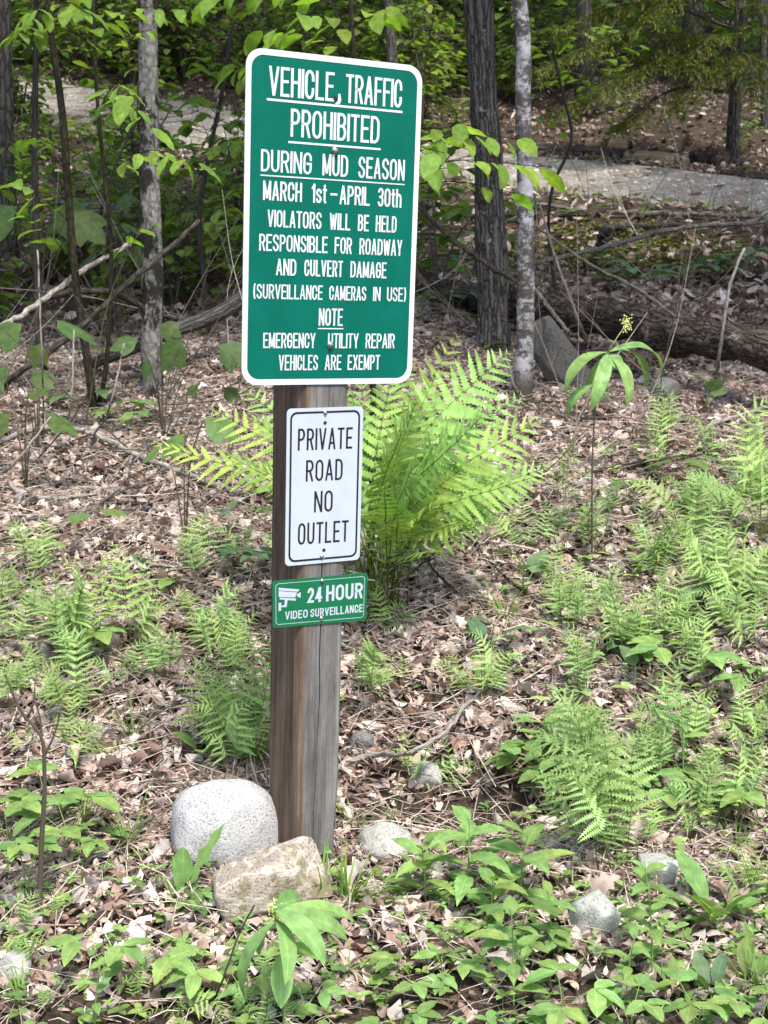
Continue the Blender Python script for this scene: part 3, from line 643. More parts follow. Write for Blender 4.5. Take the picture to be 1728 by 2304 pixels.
for z0, z1, t_, gp, ws, ul in LN:
    for s_, xa, xb in ws:
        a = Acc(); word(a, s_, xa, xb, z0, z1, t_, -.0030, gp); o = a.build('lettering', M.swhite, root, False)
        if s_ != '-': o['label'] = 'white lettering ' + s_.strip('()')
    if ul: a = Acc(); ribbon(a, [(ul[1], ul[0]), (ul[2], ul[0])], ul[3], -.0030); a.build('underline', M.swhite, root, False)
for x, z in ((-.0007, .169), (0, -.2863)): bolt_acc(x, z, .0066, -.0034, .0065).build('bolt', M.bolt, root)
hole_acc(-.003, .2865, .0055, -.0034).build('bolt_hole', M.hole, root, False)
a = Acc(); plate(a, np.array([(.004, .298), (.009, .299), (.012, .285), (.009, .276), (.001, .273), (-.004, .276), (.003, .28)]), -.0038, -.0036); a.build('scuff', M.swhite, root, False)
# white sign
root = thing('private_road_sign', 'white sign with black outline reading PRIVATE ROAD NO OUTLET', 'sign'); sframe(root, (0, 0, 0))
box = (-.1085, .0968, -.8245, -.4377); cor = ((-.1102, -.4387), (.0957, -.4363), (.0980, -.8236), (-.1069, -.8256))
def wr(ins, r): return skew(rrect(box[0] + ins, box[1] - ins, box[2] + ins, box[3] - ins, r), box, cor)
a = Acc(); plate(a, wr(0, .012), -.0024, -.0004); a.build('panel', M.swhite2, root, False)
a = Acc(); ring(a, wr(.0085, .0175), wr(.0135, .0135), -.0028); a.build('border', M.sblack, root, False)
for s_, xa, xb, za, zb in (('PRIVATE', -.0800, .0680, -.5405, -.4875), ('ROAD', -.0567, .0432, -.6178, -.5650), ('NO', -.0325, .0182, -.6956, -.6427), ('OUTLET', -.0744, .0640, -.7744, -.7204)):
    a = Acc(); word(a, s_, xa, xb, za, zb, .0052, -.0028, .14); o = a.build('lettering', M.sblack, root, False); o['label'] = 'black line reading ' + s_
for x, z in ((-.0085, -.4505), (-.0076, -.8083)): bolt_acc(x, z, .0042, -.0026, .004).build('bolt', M.bolt, root)
for x, z in ((-.0081, -.4751), (-.0026, -.7924)): hole_acc(x, z, .0046, -.0029).build('bolt_hole', M.hole, root, False)
a = Acc(); plate(a, np.array([(-.006, -.803), (.003, -.805), (.002, -.809), (-.003, -.815), (-.004, -.811)]), -.0033, -.0031); a.build('scuff', M.swhite2, root, False)
# small green sign
root = thing('surveillance_sign', 'small green sign with camera symbol reading 24 HOUR VIDEO SURVEILLANCE', 'sign'); sframe(root, (0, 0, 0))
box = (-.1378, .122, -.981, -.860); cor = ((-.1397, -.8602), (.1222, -.8598), (.1217, -.9831), (-.1359, -.9787))
a = Acc(); plate(a, wr(0, .007), -.0024, -.0004); a.build('panel', M.sgreen2, root, False)
a = Acc(); ring(a, wr(.0075, .008), wr(.0088, .0067), -.0028); a.build('border', M.swhite2, root, False)
for ws in ([('24', -.0449, -.0045, -.9240, -.8853, .0066), ('HOUR', .0066, .1098, -.9240, -.8836, .0068)], [('VIDEO', -.1045, -.0430, -.9608, -.9400, .0033), ('SURVEILLANCE', -.0355, .1110, -.9608, -.9400, .0033)]):
    for q in ws:
        a = Acc(); word(a, *q, -.0029, .11 if q[0] in ('24', 'HOUR') else .13); o = a.build('lettering', M.swhite2, root, False); o['label'] = 'white lettering ' + q[0]
cA = np.array([[200, 1706, 1], [1017, 1635, 1], [205, 2108, 1]], float); cB = np.array([(-.1397, -.8602), (.1222, -.8598), (-.1359, -.9787)])
AF = np.linalg.solve(cA, cB); cv = lambda pts: np.c_[np.array(pts, float), np.ones(len(pts))] @ AF
a = Acc()
for k, pl in enumerate(([(250, 1762), (427, 1777), (411, 1798), (250, 1785)], [(250, 1790), (407, 1804), (388, 1847), (250, 1841)], [(260, 1847), (398, 1856), (392, 1875), (258, 1862)], [(404, 1821), (437, 1800), (435, 1851), (406, 1838)], [(303, 1866), (326, 1868), (319, 1914), (298, 1913)], [(273, 1914), (320, 1914), (319, 1929), (274, 1930)], [(250, 1892), (272, 1890), (272, 1959), (250, 1965)])):
    plate(a, cv(pl), -.0029, -.0028)
a.build('camera_symbol', M.swhite2, root, False)
for x, z in ((-.0053, -.8701), (-.0046, -.9665)): bolt_acc(x, z, .0042, -.0026, .004).build('bolt', M.bolt, root)
for x, z in ((-.129, -.866), (.114, -.867), (.113, -.977), (-.127, -.973)): hole_acc(x, z, .0016, -.0029).build('bolt_hole', M.hole, root, False)
# post
root_z = -1.76
sec = [(-.070, .004), (-.064, -.0005), (-.03, .0), ('c', 0), (.03, 0), (.046, .002), (.053, .010), (.056, .04), (.055, .13), (.045, .178), (.01, .186), (-.04, .184), (-.074, .176), (-.080, .14), (-.080, .06), (-.078, .02)]
V = []; nz = 90; zs = np.linspace(.24, root_z, nz)
for z in zs:
    row = []; k = (.24 - z) / 1.96; cxr = .0026 - .011 * np.clip((-.38 - z) / 1.1, -.6, 1.1) + .0022 * math.sin(z * 9) + .0012 * math.sin(z * 31)
    for p in sec:
        if p[0] == 'c':
            wd = .0011 + .0006 * math.sin(z * 5)
            row += [(cxr - wd, .0005), (cxr - wd * .4, .016), (cxr + wd * .4, .016), (cxr + wd, .0005)]; continue
        x, y = p
        x = x + (.018 * k if x < 0 else .010 * k) + .0016 * mnoise.noise(Vector((x * 20, y * 20, z * 3))) - .004 * np.clip((-1.42 - z) / .1, 0, 1) * (x > .03) * 2
        y = y + .0012 * mnoise.noise(Vector((x * 30, y * 10 + 5, z * 5))) * (y > .002); row.append((x, y))
    V += [(x, y + .0012, z) for x, y in row]
ns = len(row); Q = [(i * ns + j, i * ns + (j + 1) % ns, i * ns + ns + (j + 1) % ns, i * ns + ns + j) for i in range(nz - 1) for j in range(ns)]
V.append((0, .08, zs[0])); T = [(nz * ns, (j + 1) % ns, j) for j in range(ns)]
bz = root_z + .09
a = Acc(); a.add(np.array(V) - (0, 0, bz), Q, T); o = a.build('wooden_post', M.post, None, False); sframe(o, (0, 0, bz))
tag(o, 'weathered squared timber post carrying the three signs, grey front and brown side', 'post')

# ---------------------------------------------------------------- rocks
def rock(name, label, u, v, wpx, hpx, mat, seed, p=2.6, depth=.8, roll_=0, yaw_=0, nz_=.12, sink=.25, cat='rock', group=None, flat=0, Y=None, facets=7):
    """u, v: middle of the visible stone's lower edge in the picture"""
    b_ = hit(u, v) if Y is None else np.array([at(u, v, Y)[0], Y, gz1(at(u, v, Y)[0], Y)])
    s_ = px(b_[1]); hw = wpx * s_ / 2; hh = hpx * s_ / 2 / .93; dp = hw * depth
    bm = bmesh.new(); bmesh.ops.create_icosphere(bm, subdivisions=5 if wpx > 80 else 4, radius=1)
    V = np.array([q.co for q in bm.verts]); F = np.array([[q.index for q in f.verts] for f in bm.faces]); bm.free()
    V = V * ((np.abs(V) ** p).sum(1) ** (-1 / p))[:, None]
    for i in range(len(V)):
        q = Vector(V[i]); k = mnoise.noise(q * 1.1 + Vector((seed, 0, 0))) * nz_ + mnoise.noise(q * 2.6 + Vector((0, seed, 0))) * nz_ * .5 + mnoise.noise(q * 7 + Vector((0, 0, seed))) * nz_ * .13
        V[i] *= 1 + k
        if flat: V[i, 2] -= flat * V[i, 0] * max(V[i, 2], 0)
    g_ = np.random.default_rng(seed)
    for _ in range(facets):
        pn = g_.normal(0, 1, 3) * (1, 1, .8); pn /= np.linalg.norm(pn); pd = g_.uniform(.62, .88); e = np.maximum(V @ pn - pd, 0); V = V - pn * (e * .85)[:, None]
    V = V * np.array([hw, dp, hh * (1 + sink)]) * (1 + .025 * facets * .5); V = V @ rot('Y', R(roll_)).T; V = V @ rot('Z', R(yaw_)).T
    c_ = np.array([b_[0], b_[1] + dp * .75, b_[2] + hh * (1 - sink) - .25 * hh * 0])
    a = Acc(); a.add(V, None, F); o = a.build(name, mat); o.location = c_; return tag(o, label, cat, group)
rock('boulder', 'large rounded white granite boulder at the left foot of the post', 480, 1890, 250, 176, M.granite, 3, 2.45, .75, 4, 5, .06, .16, 'boulder', facets=2)
rock('boulder', 'tan banded rock wedged in front of the post foot', 586, 1998, 250, 132, M.rock_tan, 9, 6, .5, -21, 8, .06, .12, 'boulder', facets=5)
rock('rock', 'pale pointed stone right of the post foot behind grass blades', 838, 1866, 128, 66, M.rock_pale, 14, 2.1, .8, 0, 0, .14, .2, flat=.1)
rock('rock', 'grey speckled stone in bare soil behind the post', 922, 1712, 66, 56, M.rock_pale, 21, 2.6, .8, -8)
rock('rock', 'mottled white stone among aster stems at lower right', 1424, 1922, 122, 60, M.rock_lichen, 27, 3.2, .8, -5, 0, .14, .1, facets=5)
rock('rock', 'blue grey lichened stone low in the right foreground greenery', 1288, 2030, 116, 92, M.rock_lichen, 31, 3.4, .8, 6, 0, .12, .1, facets=5)
rock('rock', 'half buried pale stone at the lower left edge', 22, 2135, 80, 62, M.rock_pale, 35, 2.4, .9)
rock('rock', 'small grey dome shaped stone on brown leaves below the fallen log', 1440, 866, 68, 42, M.rock_grey, 41, 2.3, .8)
rock('rock', 'dark grey slab leaning beside the birch foot', 1208, 846, 88, 150, M.rock_slab, 47, 4.0, .4, -33, 8, .08, .1)
rock('boulder', 'low mossy boulder in the shade behind the left trees', 180, 535, 250, 92, M.rock_grey, 52, 2.8, .6, 0, 0, .1, .3, 'boulder')
for i, (u, v, s_, lab) in enumerate(((1033, 1707, 24, 'small white pebble, leftmost of the pair on the soil scoop'), (1056, 1700, 22, 'small white pebble, rightmost of the pair on the soil scoop'), (577, 2206, 40, 'grey pebble at the bottom edge under the lily plant'), (785, 1625, 60, 'dark small stone at the soil edge right of the post'), (648, 2130, 22, 'flat white pebble below the lily plant leaves'), (985, 1655, 30, 'rounded brown pebble in the soil scoop'))):
    rock('pebble', lab, u, v, s_, s_ * .6, M.rock_pale if i != 3 else M.rock_grey, 60 + i, 2.2, .8, cat='pebble')

# ---------------------------------------------------------------- trees
def crown_mesh(name, n_clump, per, size, mat, seed):
    r_ = random.Random(seed); a = Acc(); g = np.random.default_rng(seed)
    for k in range(n_clump):
        while True:
            c_ = g.uniform(-1, 1, 3)
            if .25 < np.linalg.norm(c_) < 1: break
        for j in range(per):
            p = c_ + g.normal(0, .15, 3) * (1, 1, .55); d = g.normal(0, 1, 3); d[2] -= .35; cc = r_.uniform(.75, 1.2)
            V, Q, uv = leaf(size * r_.uniform(.7, 1.2), size * .5, 'ovate', 4, .1, .4)
            a.add(V @ basis(d, (0, 0, 1), r_.uniform(-.5, .5)).T + p, Q, None, (cc, cc, cc * .95), uv)
    return a.mesh(name, mat)
CROWN = [crown_mesh('crown', 42, 60, .13, M.crown, s_) for s_ in (1, 2, 3)]
def limb_mesh(seed):
    g = np.random.default_rng(seed); a = Acc()
    for k in range(9):
        th = k * 2.4 + g.uniform(-.3, .3); e = np.array([math.cos(th) * .8, math.sin(th) * .8, g.uniform(-.5, .7)]); s0 = np.array([0, 0, -1.1 + k * .16])
        tube(a, smoothpath([s0, s0 * .4 + e * .5 + (0, 0, .1), e], 7), np.linspace(.028, .006, 7), 5)
    return a.mesh('limb', M.bark_far)
LIMBS = [limb_mesh(s_) for s_ in (4, 5)]
TN = [0]
def tree(name, label, pts, Y, mat, top=7.0, crown_r=1.7, cat='tree', group=None, flare=1.25, crown=True, sides=12, lean=(0, 0), rough=.10, base=None):
    """pts: (u, v, half width in px) from the foot upward; Y depth of the foot (None: where the foot meets the ground)"""
    if base is None:
        b_ = hit(pts[0][0], pts[0][1]) if Y is None else at(pts[0][0], pts[0][1], Y)
        Y = b_[1]; P = [np.array([b_[0], b_[1], min(b_[2], gz1(b_[0], b_[1])) - .06])] + [at(u, v, Y) for u, v, _ in pts[1:]]
        rr = [r_ * px(Y) for _, _, r_ in pts]
    else: P, rr = base
    d = P[-1] - P[-2]; d = d / np.linalg.norm(d); hgt = P[0][2] + top
    if P[-1][2] < hgt - .3 and crown:
        k = hgt - P[-1][2]; P.append(P[-1] + np.array([d[0] * k * .5 + lean[0], lean[1], k])); rr.append(rr[-1] * .55)
    n_ = 110; Q_ = smoothpath(np.c_[np.array(P), rr], n_); Q_[0, 3] *= flare; Q_[1, 3] *= 1 + (flare - 1) * .4
    root = thing(name, label, cat, P[0], group); a = Acc(); TN[0] += 1
    tube(a, Q_[:, :3] - P[0], Q_[:, 3], sides, rough=rough, seed=TN[0]); a.build('trunk', mat, root)
    if crown:
        for k, nm in ((0, 'crown'), (1, 'limb')):
            me = CROWN[TN[0] % 3] if k == 0 else LIMBS[TN[0] % 2]
            o = link(nm, me, root); o.location = Q_[-1, :3] - P[0]; o.rotation_euler = (0, 0, TN[0] * 1.7); q_ = crown_r * (.8 if P[0][0] < -2 else 1); o.scale = (q_, q_, q_ * .75)
    return root
tree('tree', 'lichen mottled grey tree trunk left of the green sign', [(330, 858, 24), (328, 760, 23), (329, 600, 23), (324, 400, 21), (321, 200, 20), (318, -10, 19)], None, M.bark_grey, 6.5, 1.7, sides=16)
tree('tree', 'rough dark furrowed trunk just right of the green sign', [(1070, 750, 38), (1066, 640, 35), (1060, 480, 33), (1050, 300, 31), (1040, 130, 30), (1033, -10, 29)], None, M.bark_dark, 8, 2.0, sides=18, rough=.16)
tree('birch_tree', 'slender white birch trunk with dark bands beside the furrowed trunk', [(1127, 864, 23), (1131, 800, 20), (1135, 700, 19), (1136, 560, 18), (1134, 400, 17), (1130, 200, 16), (1130, 80, 15), (1120, -10, 15)], None, M.birch, 6, 1.4, 'birch', sides=16)
tree('tree', 'broad grey trunk at the far left edge', [(12, 520, 24), (8, 300, 22), (2, -10, 20)], 11, M.bark_far, 9, 2.2)
tree('tree', 'dark thin trunk rising above the top edge of the green sign', [(852, 230, 13), (846, 100, 11), (838, -10, 10)], 15, M.bark_dark, 9, 2.2)
tree('tree', 'thin pale trunk at the right edge above the road', [(1652, 290, 8), (1650, 150, 7), (1648, -10, 7)], 17, M.bark_far, 9, 2.0)
tree('sapling', 'thin grey sapling left of the dark leaning stem', [(72, 500, 9), (75, 300, 7), (78, 70, 6)], 8.2, M.bark_far, 4.5, .9, 'sapling', crown=True)
tree('tree', 'greyish trunk half hidden in leaves beyond the road, left of centre', [(640, 250, 9), (600, 120, 8), (560, -10, 8)], 20, M.bark_far, 10, 2.2)
for i, (x, y, h) in enumerate(((-6.5, 9.5, 8), (6.0, 9.0, 9), (-9, 15, 10), (9, 15.5, 10), (4.8, 6.6, 7), (-5.2, 6.3, 7), (-3.4, 12.3, 9), (2.6, 18.5, 10), (-5.5, 22, 11), (6.5, 22, 11), (4.2, 19.5, 9), (7.2, 18.2, 9), (5.4, 24, 10), (.6, 24, 11), (-11, 27, 12), (11.5, 27, 12), (-3, 31, 12), (7.5, 32, 12))):
    z = gz1(x, y); r_ = random.uniform(.09, .16)
    P = [np.array([x, y, z - .1]), np.array([x + random.uniform(-.1, .1), y, z + h * .5])]
    far = y > 15
    inview = abs(x) < .285 * y
    tree('tree', ('%s trunk standing on the hillside %s' % (('slim dark', 'straight grey', 'thick shaded', 'thin grey brown', 'mossy dark', 'pale')[i % 6], ('beyond the hemlock', 'right of the hemlock', 'far behind the left trunk', 'deep behind the birch', 'behind the top of the green sign', 'on the distant left slope')[i % 6])) if inview else 'tall forest tree standing outside the left edge' if x < 0 else 'tall forest tree standing outside the right edge', None, None, M.bark_far, h, 2.4 if far else 2.0, group='forest trees', base=(P, [r_, r_ * .8]))

for x, y, h, lx, ly, cr, lab in ((-3.6, 5.4, 7.8, 1.3, .2, 1.8, 'unseen tree added for shade, leaning in from outside the left edge'), (3.9, 5.6, 8, -1.4, .2, 1.9, 'unseen tree added for shade, leaning in from outside the right edge')):  # unseen trees, added so their crowns shade the middle slope
    z = gz1(x, y); tree('tree', lab, None, None, M.bark_far, h, cr, base=([np.array([x, y, z - .1]), np.array([x + lx * .35, y, z + h * .5]), np.array([x + lx, y + ly, z + h])], [.12, .09, .05]))
# ---------------------------------------------------------------- saplings with broad drooping leaves
def spray(ab, al, p0, p1, n_, L, sag=.1, r_=.003, kind='beech', c=1.0, droop=.8, wr_=.5, t0=.15):
    p0 = np.array(p0); p1 = np.array(p1); ln = np.linalg.norm(p1 - p0)
    P = smoothpath([p0, (p0 + p1) / 2 + (0, 0, sag * ln), p1], 12); tube(ab, P, np.linspace(r_, r_ * .35, 12), 5)
    for i in range(n_):
        t = t0 + (1 - t0) * (i + .5) / n_; k = t * 11; j = min(int(k), 10); q = P[j] + (P[j + 1] - P[j]) * (k - j); d = P[j + 1] - P[j]; d /= np.linalg.norm(d)
        sd = np.cross(d, (0, 0, 1)); sd /= np.linalg.norm(sd) + 1e-6; s_ = (1 if i % 2 else -1)
        dd = d * random.uniform(.35, .9) + sd * s_ * random.uniform(.5, 1.0) + np.array([0, 0, -random.uniform(.2, droop)])
        l_ = L * random.uniform(.6, 1.15); pe = q + dd / np.linalg.norm(dd) * l_ * .12; tube(ab, [q, pe], .0011, 4)
        put_leaf(al, pe, dd, l_, l_ * wr_ * random.uniform(.85, 1.15), kind, random.uniform(-.5, .5), vcol(.75 * c, 1.25 * c, .06), rows=14, fold=random.uniform(.05, .3), bend=random.uniform(.2, 1.0), twist=random.uniform(-.3, .3), wave=.02)
def sapling(label, stem, Y, sprays, L, mat=None, rpx=(11, 7), c=1.0, name='sapling', wr_=.5, sink=True):
    """stem: list of (u, v[, depth]); sprays: (u0, v0, Y0, u1, v1, Y1, n[, scale])"""
    P = [at(s_[0], s_[1], s_[2] if len(s_) > 2 else Y) for s_ in stem]
    if sink: P[0][2] = gz1(P[0][0], P[0][1]) - .04
    root = thing(name, label, 'sapling', P[0]); o_ = P[0].copy(); ab = Acc(); n_ = 24
    tube(ab, smoothpath(P, n_) - o_, np.linspace(rpx[0], rpx[1], n_) * px(Y), 9, rough=.06); ab.build('stem', mat or M.bark_sap, root)
    for s_ in sprays:
        ab = Acc(); al = Acc(); u0, v0, Y0, u1, v1, Y1, k = s_[:7]; spray(ab, al, at(u0, v0, Y0) - o_, at(u1, v1, Y1) - o_, k, L * (s_[7] if len(s_) > 7 else 1), sag=.08, c=c, wr_=wr_)
        bo = ab.build('branch', M.bark_sap, root); al.build('foliage', M.beech, bo)
    return root
Ya = hit(205, 892)[1]
sapling('dark leaning sapling stem with big toothed leaves hanging at the top left', [(206, 893), (190, 790), (165, 620), (148, 430), (135, 250), (106, 40), (95, -60)], Ya, [
 (106, 40, Ya, 190, 30, Ya - .7, 6), (104, 40, Ya, 60, 40, Ya - .6, 5), (110, 60, Ya, 20, 80, Ya - .3, 6), (128, 170, Ya, 250, 20, Ya - .2, 6, .8),
 (150, 480, Ya, 20, 390, Ya - .3, 7, .85), (155, 560, Ya, 30, 450, Ya + .1, 6), (140, 330, Ya, 30, 300, Ya + .3, 6, .8), (100, -20, Ya, 170, -40, Ya - .5, 6)], .15, rpx=(9.5, 7))
sapling('slim forked sapling stem with a bright leaf spray crossing the grey trunk', [(207, 894), (228, 800), (236, 690), (240, 540), (228, 400), (212, 240), (204, 100), (200, -40)], Ya + .05, [
 (212, 235, Ya, 330, 280, Ya - .9, 7), (226, 380, Ya, 430, 350, Ya - .9, 11), (212, 240, Ya, 300, 210, Ya - 1.1, 6), (205, 130, Ya, 340, 60, Ya + .2, 7, .7), (203, 60, Ya, 420, 20, Ya - .3, 9, .8), (240, 560, Ya, 330, 480, Ya + .3, 6, .7)], .135, rpx=(5.5, 3.5), c=1.15)
sapling('tall sapling behind the green sign with leaves arching out right of it', [(800, 1290, 4.9), (806, 900, 4.9), (800, 500, 4.9), (770, 200, 4.9), (760, 60, 4.9), (755, -60, 4.9)], 4.9, [
 (800, 380, 4.9, 1010, 260, 4.7, 8), (800, 400, 4.9, 1170, 360, 4.6, 13), (795, 360, 4.9, 960, 330, 4.4, 6), (850, 330, 4.85, 1130, 300, 4.75, 8), (800, 420, 4.9, 1130, 420, 4.7, 5, .9),
 (765, 120, 4.9, 560, 60, 4.8, 8), (760, 80, 4.9, 640, 30, 4.6, 7), (762, 140, 4.9, 500, 150, 5.0, 9), (758, 60, 4.9, 860, 10, 4.8, 6), (757, 20, 4.9, 440, -10, 4.9, 10)], .115, rpx=(8, 5), c=1.0)
sapling('upright thin sapling with yellow green leaves left of the green sign', [(455, 800), (440, 600), (430, 480), (452, 330), (480, 200), (500, 60)], 8.6, [
 (452, 330, 8.6, 520, 300, 8.3, 6), (470, 250, 8.6, 400, 200, 8.3, 6), (440, 520, 8.6, 500, 420, 8.4, 6), (490, 130, 8.6, 540, 180, 8.2, 7), (480, 200, 8.6, 430, 120, 8.5, 6)], .15, M.bark_far, (6, 4), .9)
sapling('thin leafy sapling right of the birch at mid height', [(1210, 520), (1195, 400), (1235, 300), (1215, 200), (1190, 90)], 8.9, [
 (1235, 300, 8.9, 1150, 250, 8.7, 5, .8), (1225, 250, 8.9, 1290, 180, 9, 5, .8), (1200, 130, 8.9, 1140, 60, 8.8, 6, .8), (1200, 120, 8.9, 1260, 60, 9.1, 6, .8)], .12, M.bark_far, (4, 3), .85)
# broad three-lobed shrub leaves at mid left
def lobed(label, base, Y, leaves, c=.6, mat=None, name='shrub', cat='shrub'):  # low default c puts the understory shade into the leaf colour
    b_ = at(*base, Y); b_[2] = gz1(b_[0], Y); root = thing(name, label, cat, b_); ab = Acc(); al = Acc()
    for u, v, S, ang in leaves:
        p = at(u, v, Y + random.uniform(-.25, .25)); tube(ab, smoothpath([(0, 0, -.03), (p - b_) * (.5, .5, .75), p - b_], 8), np.linspace(.004, .0015, 8), 5)
        put_maple(al, p - b_, (math.cos(ang) + random.uniform(-.3, .3), -.35, math.sin(ang) - .7), S * px(Y) * random.uniform(.75, 1.1), 3, random.uniform(-.7, .7), vcol(c * .85, c * 1.1), .5, (0, -.5, .8))
    ab.build('stem', M.dstem, root); al.build('foliage', mat or M.maple, root); return root
lobed('broad lobed leaves of a low shrub across the foot of the grey trunk', (352, 905), 6.5, [(300, 735, 70, 2.6), (345, 700, 62, .3), (395, 730, 80, 3.4), (470, 745, 85, 0.1), (318, 775, 50, 4.2), (430, 830, 45, 3), (480, 840, 50, .2)])
lobed('wide drooping shrub leaves beside the leaning stick at left', (75, 850), 6.4, [(120, 690, 95, .4), (50, 700, 90, 3.0), (90, 740, 70, 4), (20, 790, 60, 3)])
lobed('dusky broad leaves low at the left edge', (50, 960), 5.9, [(95, 890, 80, .2), (25, 895, 75, 3), (60, 850, 60, 1), (70, 800, 60, .3), (12, 820, 55, 3)])
lobed('large pale lobed leaf at the left tip of the fern clump', (395, 1010), 5.2, [(440, 905, 75, .2), (400, 935, 85, 3.0), (350, 960, 62, 3.2)], 1.0)
lobed('big leaved understory plant in front of the mossy boulder', (80, 560), 8.4, [(40, 445, 100, 3), (110, 450, 110, .2), (85, 490, 80, 4.5), (30, 480, 70, 3.4), (150, 455, 90, 0)])
lobed('grey green leaves drooping behind the slim forked stem', (250, 560), 8.6, [(200, 500, 60, 3), (260, 480, 60, .3), (215, 540, 60, 3.2), (290, 530, 60, 0), (250, 440, 50, 1)])

# ---------------------------------------------------------------- hemlock boughs beyond the road
hb = at(1585, 240, 15.8); hb[2] = gz1(hb[0], 15.8); root = thing('hemlock_tree', 'dark hemlock with feathery boughs sweeping left over the road', 'tree', hb)
a = Acc(); tube(a, smoothpath([(0, 0, -.1), (.02, 0, 2), (.0, 0, 5.5)], 14), np.linspace(.075, .04, 14), 10, rough=.1); a.build('trunk', M.bark_dark, root)
for u0, v0, u1, v1, Y1 in ((1580, 60, 1200, 60, 15.0), (1582, 110, 1160, 150, 14.6), (1582, 150, 1210, 240, 14.5), (1584, 170, 1290, 200, 14.3), (1584, 120, 1380, 120, 14.9), (1586, 200, 1330, 275, 14.8), (1580, 20, 1290, -20, 15), (1586, 160, 1460, 240, 14.2), (1590, 60, 1720, 120, 14.8), (1590, 20, 1700, 40, 15.2), (1580, -20, 1400, 40, 14.6), (1590, 120, 1640, 210, 14.3), (1580, -60, 1330, 90, 15.4), (1584, 90, 1480, 150, 14.6)):
    p0 = at(u0, v0, 15.8) - hb; p1 = at(u1, v1, Y1) - hb; ln = np.linalg.norm(p1 - p0); P = smoothpath([p0, (p0 + p1) / 2 + (0, 0, .12 * ln), p1], 20); ab = Acc(); al = Acc()
    tube(ab, P, np.linspace(.02, .004, 20), 5); bo = ab.build('bough', M.bark_dark, root)
    for i in range(int(ln * 75)):
        t = random.uniform(.12, 1); k = t * 19; j = min(int(k), 18); q = P[j] + (P[j + 1] - P[j]) * (k - j); d = P[j + 1] - P[j]; d /= np.linalg.norm(d)
        sd = np.cross(d, (0, 0, 1)); sd /= np.linalg.norm(sd); s_ = random.choice((-1, 1)); tl = ln * .26 * (1.15 - t * .7) * random.uniform(.5, 1.2)
        tip = q + (d * random.uniform(.4, .9) + sd * s_ * random.uniform(.4, 1) + np.array([0, 0, random.uniform(-.45, .1)])) * tl
        m_ = 14; c_ = vcol(.7, 1.35, .12)
        for z in range(m_):
            f = (z + random.random()) / m_; e = q + (tip - q) * f - np.array([0, 0, .1 * f * f * tl]); dn = (tip - q) / tl + np.array([random.uniform(-1, 1), random.uniform(-1, 1), random.uniform(-.5, .5)]) * 1.1
            V, Q, uv = leaf(random.uniform(.05, .11), .013, 'ellip', 3, .1, .2); al.add(V @ basis(dn).T + e, Q, None, c_, uv)
    al.build('needles', M.hemlock, bo)

# ---------------------------------------------------------------- understory shrubs (shared meshes)
def shrub_meshes(seed, nl, L):
    r_ = random.Random(seed); a = Acc(); b = Acc()
    for k in range(r_.choice((3, 4, 5))):
        th = r_.uniform(0, 6.28); e = np.array([math.cos(th) * r_.uniform(.15, .5), math.sin(th) * r_.uniform(.15, .5), r_.uniform(.6, 1.05)])
        P = smoothpath([(0, 0, -.05), e * (.35, .35, .6), e], 9); tube(a, P, np.linspace(.012, .004, 9), 4)
        for i in range(nl // 4):
            j = r_.randrange(2, 9); q = P[j]; t2 = r_.uniform(0, 6.28); ln = r_.uniform(.05, .34); tip = q + np.array([math.cos(t2) * ln, math.sin(t2) * ln, r_.uniform(-.05, .12)])
            tube(a, [q, tip], .003, 3, cap=False)
            for m_ in range(r_.choice((1, 2, 3))):
                t3 = t2 + r_.uniform(-1.3, 1.3); s_ = r_.uniform(.7, 1.2); v = r_.uniform(.6, 1.35)
                put_leaf(b, tip, (math.cos(t3), math.sin(t3), r_.uniform(-.7, .15)), L * s_, L * s_ * r_.uniform(.5, .75), r_.choice(('beech', 'ovate')), r_.uniform(-.4, .4), (v * r_.uniform(.85, 1.25), v, v * .9), rows=6, fold=.15, bend=r_.uniform(.2, .9))
    return a.mesh('stem', M.dstem), b.mesh('foliage', M.under)
SHR = [shrub_meshes(s_, nl, L) for s_, nl, L in ((1, 88, .11), (2, 104, .10), (3, 72, .125), (4, 120, .09), (5, 92, .105), (6, 68, .12))]
sh0 = None; SN = 0
def place_shrub(x, y, h, label, group):
    global sh0, SN
    k = SN % 6; SN += 1
    if sh0 is None:
        r0_ = thing('shrub', label, 'shrub', (0, 0, 0), group); s_ = link('stem', SHR[0][0], r0_); f_ = link('foliage', SHR[0][1], r0_); sh0 = (r0_, s_, f_); r_, s2, f2 = sh0
    else:
        r_ = sh0[0].copy(); col.objects.link(r_); tag(r_, label, 'shrub', group)
        s2 = sh0[1].copy(); s2.data = SHR[k][0]; f2 = sh0[2].copy(); f2.data = SHR[k][1]
        for q in (s2, f2): col.objects.link(q); q.parent = r_
    r_.location = (x, y, gz1(x, y)); r_.rotation_euler = (0, 0, random.uniform(0, 6.28)); r_.scale = (h * random.uniform(.9, 1.3), h * random.uniform(.9, 1.3), h)
cnt = 0
random.seed(21)
while cnt < 72:
    y = random.uniform(9, 21); x = random.uniform(-.34, .04) * y
    if road_dist(np.array([x]), np.array([y]))[0] < 1.15: continue
    before = y < np.interp(x, ROAD[::-1, 0], ROAD[::-1, 1])
    if before and random.random() < .45: continue
    if before and y > 12.5 and -.165 < x / y < -.07: continue
    place_shrub(x, y, random.uniform(.45, 1.15) if before else random.uniform(.7, 1.7), 'low green leafy shrub in the shade between the left trunks and the road' if before else 'green understory shrub on the slope beyond the road, left half', 'shrubs left before the road' if before else 'shrubs left beyond the road'); cnt += 1
cnt = 0
